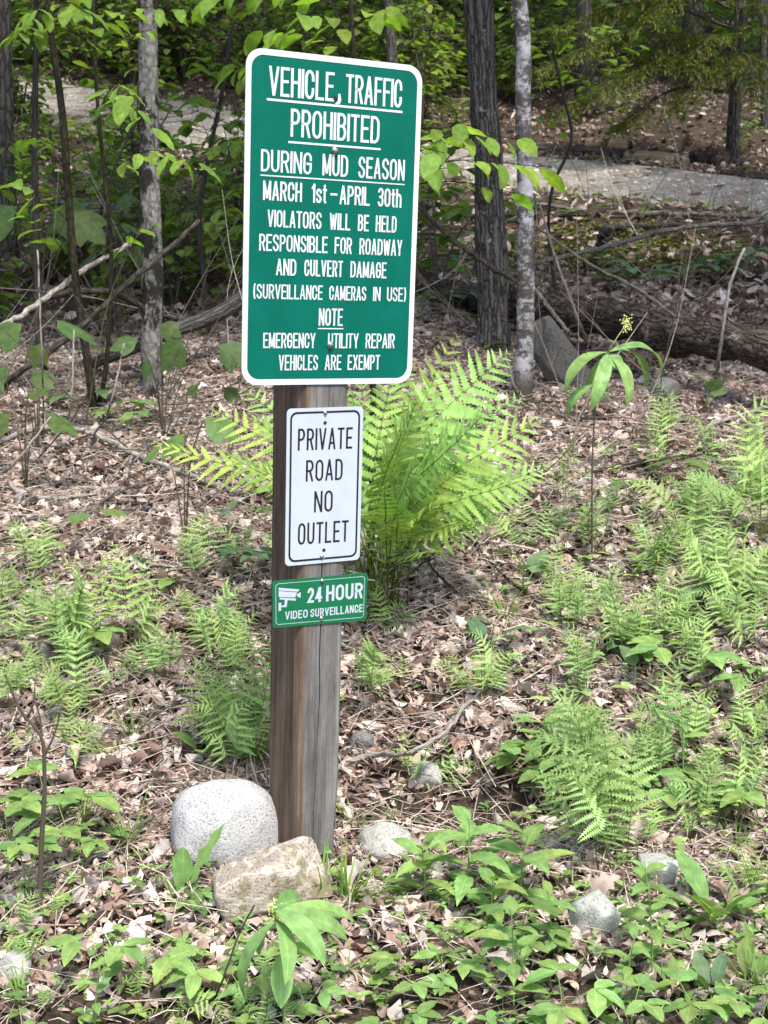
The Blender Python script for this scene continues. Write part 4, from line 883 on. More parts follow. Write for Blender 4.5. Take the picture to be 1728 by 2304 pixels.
while cnt < 26:
    y = random.uniform(17.5, 25); x = random.uniform(.02, .15) * y
    if road_dist(np.array([x]), np.array([y]))[0] < 1.7: continue
    place_shrub(x, y, random.uniform(.6, 1.5), 'green understory shrub beyond the road around the furrowed trunk', 'shrubs centre beyond the road'); cnt += 1
for u, v, h, lab in ((1590, 330, .5, 'single small green shrub on brown leaves right of the road logs'), (1350, 290, .5, 'small shrub at the foot of the hemlock boughs'), (985, 292, .45, 'pale leafed shrub at the far road edge right of the sign')):
    q = hit(u, v); place_shrub(q[0], q[1], h, lab, None)
# the far slope reads as one mass
random.seed(33); a = Acc()
for i in range(5200):
    y = random.uniform(20, 42); u = random.random(); x = (random.uniform(-.36, .12) if u < .8 else random.uniform(.12, .36)) * y; z = gz1(x, y)
    c = vcol(.55, 1.3, .1); p = np.array([x, y, z + random.uniform(.15, 2.2 if u < .8 else .9)])
    for m_ in range(5):
        th = random.uniform(0, 6.28); q = p + np.array([random.gauss(0, .25), random.gauss(0, .25), random.gauss(0, .12)])
        put_leaf(a, q, (math.cos(th), math.sin(th), random.uniform(-.6, .2)), random.uniform(.18, .32), .15, 'ovate', random.uniform(-.4, .4), c, rows=4, fold=.1, bend=.5)
o = a.build('undergrowth', M.under); tag(o, 'green undergrowth covering the far wooded slope', 'undergrowth', kind='stuff')

# ---------------------------------------------------------------- fallen logs
def fallen(name, label, pts, mat, cat, sides=14, rough=.12, n_=30, group=None, cap=True, knots=0):
    """pts: (u, v, half px[, Y or None, lift])"""
    P = []; rr = []
    pts = [(q[0], q[1], q[2] * (.9 if name == 'stick' else 1)) + tuple(q[3:]) for q in pts]
    for q in pts:
        Yq = q[3] if len(q) > 3 else None
        p = hit(q[0], q[1]) if Yq is None else at(q[0], q[1], Yq)
        r_ = q[2] * px(p[1])
        if Yq is None: p = p + (0, 0, r_ * .55 + (.034 if name == 'stick' else 0))
        P.append(p); rr.append(r_)
    Qp = smoothpath(np.c_[np.array(P), rr], n_); o_ = Qp[0, :3].copy()
    if n_ > 20 and sides < 9:
        for i in range(1, n_ - 1): Qp[i, :3] += np.array([random.gauss(0, 1), random.gauss(0, 1), random.gauss(0, 1)]) * Qp[i, 3] * .25
    a = Acc(); tube(a, Qp[:, :3] - o_, Qp[:, 3], sides, rough=rough, seed=random.random() * 9)
    for k in range(knots):
        j = random.randrange(3, n_ - 2); d = np.array([random.uniform(-1, 1), random.uniform(-1, .3), random.uniform(.1, 1)]); d /= np.linalg.norm(d); L_ = random.uniform(6, 22) * Qp[j, 3] / 2
        tube(a, smoothpath([Qp[j, :3] - o_, Qp[j, :3] - o_ + d * L_ * .5 + (0, 0, .1 * L_), Qp[j, :3] - o_ + d * L_], 6), np.linspace(Qp[j, 3] * .55, Qp[j, 3] * .2, 6), 5)
    o = a.build(name, mat); o.location = o_; return tag(o, label, cat, group)
fallen('fallen_log', 'long rotting brown log lying across behind the birch to the right edge', [(880, 622, 27, 9.4), (1010, 640, 30, 8.9), (1150, 660, 34, 8.3), (1330, 692, 39, 7.7), (1500, 725, 42, 7.2), (1700, 765, 44, 6.8)], M.log, 'log', 30, .38, 110)
fallen('fallen_log', 'grey split log on the far edge of the road behind the birch', [(1150, 324, 10), (1250, 333, 11), (1350, 345, 10)], M.log_grey, 'log')
fallen('fallen_log', 'short tan log above the grey split one at the far road edge', [(1255, 318, 12), (1368, 322, 13)], M.log_tan, 'log')
fallen('fallen_log', 'barkless tan log with pale cut end at the far road edge', [(1355, 350, 16), (1415, 355, 17), (1478, 360, 16)], M.log_tan, 'log')
fallen('stump', 'dark rotten stump chunk right of the pale cut log', [(1500, 362, 17), (1530, 360, 22), (1560, 366, 14)], M.log, 'stump', rough=.3)
fallen('fallen_log', 'brown half sunk log by the road at the right edge', [(1560, 380, 9), (1620, 388, 11), (1700, 396, 12)], M.log, 'log')
fallen('fallen_log', 'thick dark branch slanting behind the grey trunk towards the sign', [(30, 832, 9), (170, 800, 12), (271, 758, 14, 7.55), (382, 712, 15, 7.7), (455, 686, 17, 7.9), (540, 636, 18, 8.1)], M.log_grey, 'log', knots=2)
fallen('fallen_log', 'pale fallen trunk lying beyond the left trees below the road', [(190, 455, 9), (290, 432, 11), (420, 405, 8)], M.log_grey, 'log')
# sticks
ST = [
 ('pale peeling branch crossing the litter at left toward the fern', [(-20, 985, 6), (60, 951, 6), (130, 942, 6), (200, 956, 7), (300, 1005, 7), (380, 1036, 7), (450, 1062, 7), (535, 1092, 6)], 'p', 2),
 ('thin curved pale twig rising off the peeling branch', [(322, 958, 2.5, 5.75), (300, 985, 3, 5.7), (276, 1012, 3), (247, 1048, 2.5)], 'p', 0),
 ('slim twig running right beneath the peeling branch', [(240, 1093, 3), (320, 1052, 3), (390, 1020, 3), (460, 1004, 2)], 'g', 0),
 ('grey branch lying below the peeling branch at far left', [(15, 1052, 4), (47, 1085, 5), (108, 1098, 5), (205, 1088, 4)], 'p', 1),
 ('short broken stick right of the curved pale twig', [(255, 1108, 5), (328, 1110, 5)], 'd', 0),
 ('stick half under leaves near the dark soil at left', [(36, 1147, 4), (100, 1136, 4), (165, 1121, 3)], 'g', 0),
 ('thin white upright stalk near the left edge', [(95, 945, 2.2), (90, 760, 2.2, 5.9), (81, 540, 2, 6)], 'p', 0),
 ('thin white stalk curving left of the leaning sapling stem', [(127, 946, 2.2), (155, 850, 2.2, 5.9), (160, 712, 2, 6)], 'p', 0),
 ('thin white stalk slanting right of the leaning sapling stem', [(203, 958, 2.2), (245, 850, 2.2, 5.9), (268, 742, 2, 6)], 'p', 0),
 ('pale leaning pole entering from the left edge', [(-30, 722, 7, 6.4), (70, 665, 7, 6.8), (146, 609, 7, 7.1), (210, 566, 6, 7.3), (280, 528, 6, 7.5)], 'p', 0),
 ('dark leaning pole crossing in front of the grey trunk', [(-30, 875, 8), (21, 822, 8, 6.6), (167, 712, 8, 6.7), (278, 610, 7, 6.85), (347, 552, 7, 7.0), (430, 476, 5, 7.2)], 'd', 1),
 ('curved dark bough arching behind the grey trunk', [(90, 650, 9, 8), (167, 629, 8, 8), (260, 637, 8, 8), (306, 660, 7, 8), (385, 684, 6)], 'd', 1),
 ('long pale stick lying nearest the road behind the furrowed trunk', [(895, 452, 5), (1027, 455, 5), (1161, 454, 5), (1265, 467, 4)], 'g', 1),
 ('second stick lying just below the pale roadside one', [(885, 498, 5), (974, 480, 5), (1151, 475, 5), (1262, 474, 5), (1328, 462, 4)], 'd', 1),
 ('long straight grey stick below the road at the right', [(1310, 472, 6), (1439, 474, 6), (1550, 477, 6), (1680, 481, 5)], 'g', 1),
 ('long grey branch rising right from the birch', [(1145, 572, 6, 8.6), (1257, 546, 6, 9.2), (1343, 524, 6, 10), (1463, 494, 6, 10.7), (1680, 476, 5, 11.2)], 'g', 2),
 ('gnarled dark bent branch on the mossy ground', [(1295, 527, 7), (1310, 506, 8, 10.2), (1381, 501, 8), (1490, 495, 5)], 'd', 1),
 ('dark stick leaning across the furrowed trunk from the sign', [(895, 440, 5, 8.0), (1008, 542, 6, 7.9), (1080, 588, 6, 7.8), (1125, 612, 5, 7.6)], 'd', 0),
 ('long thin stick leaning down right from the birch', [(1145, 480, 3, 7.6), (1262, 562, 3.5, 7.4), (1391, 634, 4, 7.2), (1460, 684, 4, 7.1)], 'g', 0),
 ('tall thin dead stem standing in front of the fallen log', [(1272, 752, 4), (1240, 667, 4, 7.0), (1195, 542, 3.2, 7.1), (1166, 440, 2.2, 7.2)], 'g', 0),
 ('short broken pole against the grey slab', [(1228, 718, 5, 7.1), (1190, 670, 5, 7.25), (1148, 615, 5, 7.4)], 'g', 0),
 ('pale crooked twig standing at the right edge of the log', [(1559, 776, 5), (1564, 700, 4, 6.7), (1576, 620, 4, 6.7), (1608, 536, 3, 6.7)], 'p', 1),
 ('dead stick leaning on the birch foot', [(1118, 876, 4), (1108, 825, 4, 6.5), (1090, 765, 3.5, 6.6)], 'g', 0),
 ('pale straight stick on the litter at upper right', [(1441, 970, 5), (1554, 930, 5), (1670, 890, 4)], 'p', 0),
 ('grey stick higher up the litter at right', [(1365, 948, 4), (1450, 928, 4), (1530, 914, 3)], 'g', 0),
 ('dark stick below the maple seedling at right', [(1278, 1037, 4), (1412, 1014, 4), (1552, 998, 4)], 'd', 0),
 ('pale level stick among the right ferns', [(1247, 1228, 4), (1365, 1232, 4), (1510, 1227, 4)], 'p', 0),
 ('short pale stick forking from the level one', [(1250, 1230, 6), (1330, 1277, 6)], 'p', 0),
 ('thick grey stick at the right edge below the ferns', [(1325, 1462, 7), (1420, 1436, 8), (1528, 1400, 8), (1680, 1364, 8)], 'g', 0),
 ('pale stick crossing above the thick grey one at right edge', [(1500, 1352, 5), (1601, 1391, 6), (1680, 1420, 6)], 'p', 0),
 ('long grey branch running up right from the post', [(700, 1700, 8), (790, 1664, 7), (880, 1627, 6, 3.62), (960, 1582, 6, 3.75), (1010, 1546, 5), (1060, 1502, 4), (1140, 1440, 3)], 'p', 0),
 ('arching thin dead stem right of the big fern', [(866, 1280, 3), (1012, 1128, 3, 4.9), (1105, 1050, 2.5, 5.2)], 'd', 0),
 ('thin dead stem standing in the litter right of the big fern', [(982, 1298, 3), (945, 1240, 3, 4.7), (903, 1182, 2.5, 4.7)], 'd', 0),
 ('thin dark stick across the litter above the right grass', [(1010, 1180, 3), (1130, 1300, 3), (1250, 1370, 3), (1330, 1390, 3)], 'd', 0),
 ('dark bent stick at the middle right litter', [(1300, 1390, 6), (1330, 1400, 6), (1290, 1450, 5), (1250, 1480, 4)], 'd', 0),
 ('straight thin twig in the litter left of the fern', [(200, 1290, 3), (300, 1250, 3), (450, 1235, 3)], 'g', 0),
 ('long low twig crossing above the left grass', [(210, 1445, 3), (330, 1440, 3), (470, 1425, 3), (560, 1405, 3)], 'g', 0),
 ('fallen stick below the boulder at left', [(190, 1860, 6), (270, 1830, 6), (330, 1795, 5)], 'g', 0),
 ('leaning thin brown stem left of the lily plant', [(450, 2200, 3), (480, 2120, 3, 2.55), (520, 2010, 2.5, 2.6), (550, 1955, 2, 2.6)], 'd', 0),
 ('pale crossed twig at the far left above the peeling branch', [(-10, 1040, 3), (45, 985, 3, 5.5), (110, 900, 2.5, 5.6)], 'p', 1),
 ('thin pale twig lying above the peeling branch near the grey trunk', [(90, 900, 3), (200, 925, 3), (330, 918, 2.5)], 'p', 0),
 ('grey twig crossing the litter left of the bright lobed seedling', [(-10, 1190, 4), (90, 1165, 4), (190, 1120, 3), (260, 1075, 3)], 'g', 1),
 ('pale broken stick on the litter below the lily shoots', [(225, 1262, 5), (300, 1240, 5), (380, 1248, 4)], 'p', 0),
 ('fallen twig at the bottom left corner', [(-10, 2160, 4), (60, 2190, 4), (150, 2150, 3)], 'g', 0),
]
SM = {'p': M.stick_pale, 'g': M.stick, 'd': M.stick_dark}
for lab, pts, k, kn in ST: fallen('stick', lab, pts, SM[k], 'stick', 7, .12, 34, None, True, kn)
# bare dark sapling at front left
a = Acc(); b_ = hit(82, 1990); Yb = b_[1]; P = [b_ - (0, 0, .03)] + [at(u, v, Yb) for u, v in ((90, 1821), (96, 1660), (88, 1588), (48, 1540), (14, 1462))]
P = np.array(P) - b_; tube(a, smoothpath(P, 26), np.linspace(8, 3, 26) * px(Yb), 7, rough=.1)
for pa, pb in (((93, 1640), (134, 1520)), ((90, 1600), (70, 1500)), ((60, 1550), (75, 1480))): tube(a, smoothpath([at(*pa, Yb) - b_, at((pa[0] + pb[0]) / 2 + 6, (pa[1] + pb[1]) / 2, Yb) - b_, at(*pb, Yb) - b_], 7), np.linspace(3, 1.5, 7) * px(Yb), 5)
o = a.build('sapling', M.dstem); o.location = b_; tag(o, 'bare dark forked sapling stem at the front left', 'sapling')

# ---------------------------------------------------------------- ferns
_oldprof = prof
def prof(kind, t):
    if kind in ('ovateT', 'lanceT', 'beechT'): return _oldprof(kind[:-1], t) * np.where(np.arange(len(t)) % 2 == 0, .86, 1.03)
    if kind == 'pinA': return np.clip(1 - t ** 1.9, .03, 1) ** .8 * np.where(np.arange(len(t)) % 2 == 0, .5, 1.0)
    if kind == 'pinB': return np.clip(1 - t ** 1.5, .05, 1) ** .8 * np.where(np.arange(len(t)) % 2 == 0, .2, 1.0)
    return _oldprof(kind, t)
def frond(acc, P, npairs, plen, face, kind='pinA', s0=.28, pw=.26, rows=19, c=(1, 1, 1), peak=.42, droop=.25, r_=.002, stemcol=(.9, .8, .6), flatn=0.0):
    P = smoothpath(P, 30); tube(acc, P, np.linspace(r_, r_ * .3, 30), 5, stemcol)
    T = np.gradient(P, axis=0); T /= np.linalg.norm(T, axis=1)[:, None]; face = np.array(face, float)
    for i in range(npairs):
        f = (i + .5) / npairs; s_ = s0 + (1 - s0) * (1 - (1 - f) ** 1.22); k = s_ * 29; j = min(int(k), 28); p = P[j] + (P[j + 1] - P[j]) * (k - j); t_ = T[j]
        nrm = face - t_ * (face @ t_); nrm /= np.linalg.norm(nrm); side = np.cross(t_, nrm)
        l_ = plen * (np.clip(f / peak, 0, 1) ** .6 * (1 if peak > .05 else 1)) * (1 - np.clip((f - peak) / (1 - peak), 0, 1) ** 1.6 * .94) if peak > .05 else plen * (1 - f ** 1.15 * .95)
        l_ = max(l_, plen * .05)
        for sg in (-1, 1):
            an = R(random.uniform(8, 24)) + f * .5; d = side * sg * math.cos(an) + t_ * math.sin(an) - nrm * random.uniform(-.05, .22)
            v = random.uniform(.86, 1.12); cc = (c[0] * v, c[1] * v, c[2] * v)
            nr = nrm * (1 - flatn) + np.array([0, -.15, 1]) * flatn
            V, Q, uv = leaf(l_ * random.uniform(.9, 1.06), max(l_ * pw, .004), kind, max(5, int(rows * (.45 + .55 * l_ / plen)) | 1), random.uniform(0, .18), droop + random.uniform(-.15, .3), twist=random.uniform(-.3, .3))
            acc.add(V @ basis(d, nr).T + p, Q, None, cc, uv)
    put_leaf(acc, P[-2], T[-1], plen * .1, plen * .05, 'ellip', c=c, rows=4)
# the big clump behind the post
fb = hit(826, 1335); big = thing('fern', 'large bright lime fern clump behind the post, taller than any other fern', 'fern', fb); CAMV = np.array([0, -1, .25])
FR = [(990, 722, .35, .6, 1), (1098, 760, .25, .9, 1.15), (1165, 905, .0, .6, 1.1), (1180, 1010, .1, .6, 1), (1130, 850, .3, .7, 1), (1010, 830, .5, .6, 1), (945, 800, .1, .7, .9), (1080, 985, .3, .4, 1), (1155, 1030, -.1, .4, 1), (1040, 900, -.25, .7, 1), (980, 960, -.3, .6, .9), (960, 1060, -.35, .4, .9), (1010, 1130, -.3, .3, .85), (900, 860, -.2, .6, .9), (870, 930, -.35, .5, .9), (850, 800, .3, .6, 1),
 (330, 955, .0, .3, .9), (455, 880, .2, .5, .95), (525, 840, .4, .6, 1), (480, 975, -.1, .45, .9), (545, 900, -.1, .6, .9), (560, 1010, -.25, .5, .85), (600, 830, .3, .6, .9), (530, 1090, -.2, .3, .7), (690, 780, .4, .6, .9), (760, 850, .2, .6, .9), (930, 1190, -.4, .2, .7), (1090, 1080, .1, .3, .8),
 (890, 1010, -.45, .7, .9), (830, 1050, -.4, .6, .85), (1000, 1010, -.2, .7, 1), (1060, 1130, -.1, .5, .8), (880, 760, .4, .7, 1), (860, 1120, -.45, .5, .8), (600, 950, -.2, .7, .9), (570, 1160, -.2, .4, .7), (780, 820, .3, .8, 1)]
random.seed(8)
for i, (u, v, dy, fc, k) in enumerate(FR):
    tip = at(u, v, fb[1] + dy) - fb; b0 = np.array([random.uniform(-.09, .09), random.uniform(-.08, .08), -.02]); ln = np.linalg.norm(tip - b0)
    mid = b0 * .45 + tip * .55 + np.array([-tip[0] * .16, -dy * .1, .13 * ln]); mid2 = b0 * .15 + tip * .85 + np.array([-tip[0] * .03, 0, .055 * ln])
    lo = b0 * .75 + tip * .25 + np.array([-tip[0] * .12, -dy * .08, .10 * ln])
    up = np.cross(np.cross(tip, (0, 0, 1)), tip); up /= np.linalg.norm(up); face = up * (1 - fc) + CAMV * fc
    a = Acc(); frond(a, [b0, lo, mid, mid2, tip], random.choice((15, 16, 17)), .14 * k * random.uniform(.92, 1.08), face, 'pinA', random.uniform(.30, .42), .245, 23, vcol(.72, 1.18, .11), .38, .3, .003, (.30, .34, .14)); a.build('frond', M.fern, big)
# brown dead stalks at its foot
a = Acc()
for i in range(26):
    th = random.uniform(0, 6.28); e = np.array([math.cos(th) * random.uniform(.05, .3), math.sin(th) * .15, random.uniform(.0, .3)]); tube(a, smoothpath([(random.uniform(-.07, .07), random.uniform(-.06, .06), -.02), e * (.4, .4, .9), e], 6), .0024, 4, TW[random.randrange(3)])
a.build('dead_stalks', M.twig, big)
def hayfern(label, fr, plen=.25, c=None, group=None, pairs=11, face=.45):
    """fr: (base u, base v, tip u, tip v) of each frond"""
    b_ = hit(fr[0][0], fr[0][1]); root = thing('fern', label, 'fern', b_, group)
    ex = []
    for q in fr:
        ex.append(q)
        for _ in range(1 if q[1] - q[3] < 130 else 2): ex.append((q[0] + random.gauss(0, 9), q[1] + random.gauss(0, 8), q[2] + random.gauss(0, 46), q[3] + random.uniform(.05, .5) * (q[1] - q[3])) + tuple(q[4:]))
    for q in ex:
        p0 = hit(q[0], q[1]); Yt = p0[1] + random.uniform(-.12, .2); p1 = at(q[2], q[3], Yt); ln = np.linalg.norm(p1 - p0)
        bow = np.array([random.uniform(-.04, .04), random.uniform(-.05, .02), .02]) * ln / .3; d = (p1 - p0) / ln
        up = np.array([random.uniform(-.8, .8), -1.0 * face - .25, 1.1]); a = Acc(); s0 = q[4] if len(q) > 4 else random.uniform(.3, .46)
        frond(a, [p0 - b_ - (0, 0, .01), p0 * .6 + p1 * .4 - b_ + bow, p0 * .2 + p1 * .8 - b_ + bow * .8, p1 - b_ + np.array([random.uniform(-.03, .03), -.035, -.02])], pairs, ln * plen * random.uniform(.9, 1.1), up, 'pinB', s0, .27, 23, c or vcol(.64, 1.18, .05), .0 if random.random() < .6 else .12, .4, .0015, (.45, .38, .22), random.uniform(.5, .9))
        a.build('frond', M.hayfern, root)
random.seed(77)
HF = [
 ('loose fern among the upper right litter below the pale straight stick', [(1480, 1130, 1470, 985), (1484, 1130, 1430, 1020), (1478, 1130, 1520, 1030)]),
 ('fern standing between the level pale stick and the right edge', [(1540, 1290, 1530, 1090), (1545, 1290, 1490, 1130), (1542, 1290, 1590, 1120)]),
 ('small fern left of the level pale stick', [(1215, 1330, 1200, 1215), (1218, 1330, 1250, 1240)]),
 ('fern at the right edge just above the pale crossing stick', [(1625, 1400, 1600, 1250), (1628, 1400, 1670, 1240), (1622, 1400, 1560, 1300)]),
 ('fern at the right edge under the tall edge fern', [(1600, 1080, 1590, 920), (1605, 1080, 1660, 950), (1600, 1080, 1550, 980)]),
 ('slim fern above the thick grey stick left of the lobed herb', [(1440, 1400, 1430, 1250), (1443, 1400, 1480, 1290)]),
 ('slim fern at far left above the low twig', [(70, 1380, 60, 1215), (74, 1380, 100, 1240)]),
 ('tall pale fern pair at lower right in front of the mottled stone', [(1292, 1888, 1205, 1470), (1336, 1890, 1275, 1492), (1300, 1880, 1310, 1540), (1290, 1870, 1150, 1560)]),
 ('dense pale fern clump right of the bare soil scoop', [(1270, 1690, 1180, 1480), (1275, 1690, 1240, 1440), (1280, 1690, 1310, 1530), (1265, 1690, 1150, 1600), (1290, 1690, 1340, 1600), (1280, 1690, 1220, 1560), (1270, 1690, 1290, 1490)]),
 ('pale fern with broad top right of centre above the thick grey stick', [(1347, 1436, 1310, 1210), (1387, 1440, 1372, 1295), (1350, 1436, 1270, 1290), (1355, 1436, 1400, 1250)]),
 ('feathery fern behind the level pale stick at right', [(1416, 1228, 1394, 1060), (1420, 1228, 1350, 1120), (1410, 1228, 1455, 1110)]),
 ('tall thin fern beside the maple seedling at right', [(1508, 1238, 1510, 1000), (1512, 1238, 1440, 1060), (1512, 1238, 1580, 1050)]),
 ('upright fern at upper right next to the pale straight stick', [(1572, 1138, 1565, 955), (1576, 1138, 1510, 1010), (1570, 1138, 1630, 980)]),
 ('tall fern cut by the right edge at upper right', [(1645, 1180, 1640, 850), (1650, 1180, 1600, 930), (1640, 1180, 1690, 900)]),
 ('bushy fern mass at the right edge above the thick grey stick', [(1600, 1330, 1590, 1120), (1610, 1330, 1640, 1090), (1620, 1330, 1690, 1150), (1600, 1330, 1540, 1180), (1605, 1330, 1560, 1120), (1630, 1330, 1660, 1190)]),
 ('low fern below the bushy mass at the right edge', [(1560, 1390, 1500, 1260), (1565, 1390, 1600, 1240), (1560, 1390, 1550, 1270)]),
 ('fern with level leaflets above the lower right asters', [(1491, 1645, 1472, 1400), (1495, 1645, 1540, 1480), (1485, 1645, 1410, 1500)]),
 ('fern at the right edge level with the soil scoop', [(1610, 1620, 1640, 1440), (1615, 1620, 1580, 1480), (1612, 1620, 1690, 1500)]),
 ('fern clump at the right edge below the soil scoop', [(1570, 1790, 1600, 1600), (1580, 1790, 1650, 1640), (1570, 1790, 1520, 1640), (1575, 1790, 1560, 1590)]),
 ('small fern at the right edge above the bottom corner', [(1630, 1960, 1600, 1780), (1635, 1960, 1690, 1800), (1630, 1960, 1560, 1850)]),
 ('thin fern sprig right of the big clump near the fork of dead stems', [(1147, 1195, 1125, 1050), (1150, 1195, 1190, 1090), (1145, 1195, 1080, 1110)]),
 ('small fern in front of the right grass tuft', [(1030, 1522, 1010, 1345), (1032, 1522, 960, 1400), (1034, 1522, 1080, 1390)]),
 ('pair of small ferns beside the right edge of the small green sign', [(801, 1565, 808, 1370, .6), (858, 1550, 862, 1395, .6), (800, 1560, 770, 1400, .6)]),
 ('little fern growing left of the soil scoop', [(886, 1690, 876, 1570, .2), (890, 1690, 930, 1600, .2)]),
 ('little fern growing in the middle of the soil scoop', [(967, 1705, 948, 1585, .15), (970, 1705, 1005, 1625, .15), (965, 1705, 920, 1630, .2)]),
 ('fern fronds drooping behind the right edge of the white sign', [(830, 1390, 815, 1245), (835, 1390, 880, 1290), (828, 1390, 850, 1330)]),
 ('sparse fern left of centre above the left grass', [(287, 1430, 247, 1150), (290, 1430, 320, 1220)]),
 ('bushy pale fern at left above the bare forked sapling', [(145, 1442, 154, 1190), (150, 1442, 210, 1260), (140, 1442, 100, 1260), (148, 1442, 130, 1220), (150, 1442, 180, 1230)]),
 ('pale fern cut by the left edge', [(10, 1418, 18, 1210), (15, 1418, 60, 1260), (10, 1418, -30, 1270)]),
 ('wide fern left of the post below the small green sign', [(470, 1432, 430, 1260), (475, 1432, 520, 1270), (472, 1432, 480, 1240), (470, 1432, 400, 1310), (474, 1432, 560, 1310)]),
 ('dense fern clump touching the left side of the post', [(520, 1660, 500, 1330), (530, 1660, 560, 1340), (515, 1660, 450, 1390), (520, 1660, 470, 1440), (530, 1660, 585, 1420), (525, 1660, 530, 1400), (520, 1660, 430, 1500), (526, 1660, 550, 1480)]),
 ('spindly fern beside the bare forked sapling', [(165, 1568, 143, 1340), (168, 1568, 200, 1400), (162, 1568, 100, 1400)]),
 ('low fern right of the bare forked sapling', [(172, 1668, 200, 1540), (175, 1668, 150, 1550), (170, 1668, 230, 1600)]),
 ('low fern at the left edge between the sapling and the edge', [(40, 1500, 30, 1390), (42, 1500, 80, 1410)]),
 ('small arching fern under the leafy herbs at lower left', [(150, 1965, 210, 1890, .2), (150, 1965, 230, 1960, .2), (148, 1965, 170, 1880, .2)]),
 ('flat spreading fern at the left edge near the bottom', [(15, 2030, 130, 2030, .1), (12, 2030, 70, 1960, .1), (10, 2030, -40, 1950, .1)]),
 ('small fern at the bottom left of the lily plant', [(545, 2215, 520, 2100, .2), (548, 2215, 590, 2110, .2), (545, 2215, 470, 2150, .2)]),
 ('tiny fern at the bottom edge left of the lily plant', [(400, 2210, 380, 2130, .15), (405, 2210, 450, 2150, .15), (400, 2210, 330, 2170, .15)]),
 ('dark fern frond at the right edge beside the serrated herb', [(1600, 1700, 1640, 1560, .2), (1605, 1700, 1690, 1610, .2)]),
]
for lab, fr in HF: hayfern(lab, fr)

random.seed(909); SPR = []
for vi in range(5):
    fs = []
    for k in range(random.choice((2, 3, 3, 4))):
        th = random.uniform(0, 6.28); e = np.array([math.cos(th) * random.uniform(.1, .5), math.sin(th) * random.uniform(.1, .4), random.uniform(.65, 1.1)]); a = Acc()
        frond(a, [(0, 0, -.05), e * (.3, .3, .5), e * (.6, .6, .9), e * (1.15, 1.15, .97)], random.choice((8, 9, 10)), .34 * np.linalg.norm(e), (random.uniform(-.8, .8), -.6, 1.1), 'pinB', random.uniform(.34, .5), random.uniform(.2, .27), 21, vcol(.6, 1.15, .05), .0, .5, .005, (.4, .33, .2), random.uniform(.4, .9)); fs.append(a.mesh('frond', M.hayfern))
    SPR.append(fs)
def sprigs(u0, u1, v0, v1, n_, h0, h1, label, group, avoid=()):
    c_ = 0
    while c_ < n_:
        u, v = random.uniform(u0, u1), random.uniform(v0, v1)
        if any(abs(u - q[0]) < q[2] and abs(v - q[1]) < q[3] for q in avoid): continue
        b_ = hit(u, v); h = random.uniform(h0, h1) * px(b_[1]); r_ = thing('fern', label, 'fern', b_, group); r_.rotation_euler = (0, 0, random.uniform(-.9, .9)); r_.scale = (h, h, h)
        for me in SPR[c_ % 5]: link('frond', me, r_)
        c_ += 1
sprigs(-10, 560, 1230, 1690, 26, 90, 190, 'small lacy fern sprig in the litter left of the post', 'lacy fern sprigs left of the post')
sprigs(1180, 1670, 960, 1430, 30, 80, 170, 'small lacy fern sprig in the litter of the upper right bank', 'lacy fern sprigs on the upper right bank')
sprigs(1230, 1670, 1450, 1850, 18, 100, 200, 'small lacy fern sprig between the herbs at lower right', 'lacy fern sprigs at lower right')
sprigs(-10, 700, 1900, 2230, 16, 70, 130, 'small lacy fern sprig in the lower left foreground', 'lacy fern sprigs in the lower left foreground', ((590, 1960, 150, 90),))
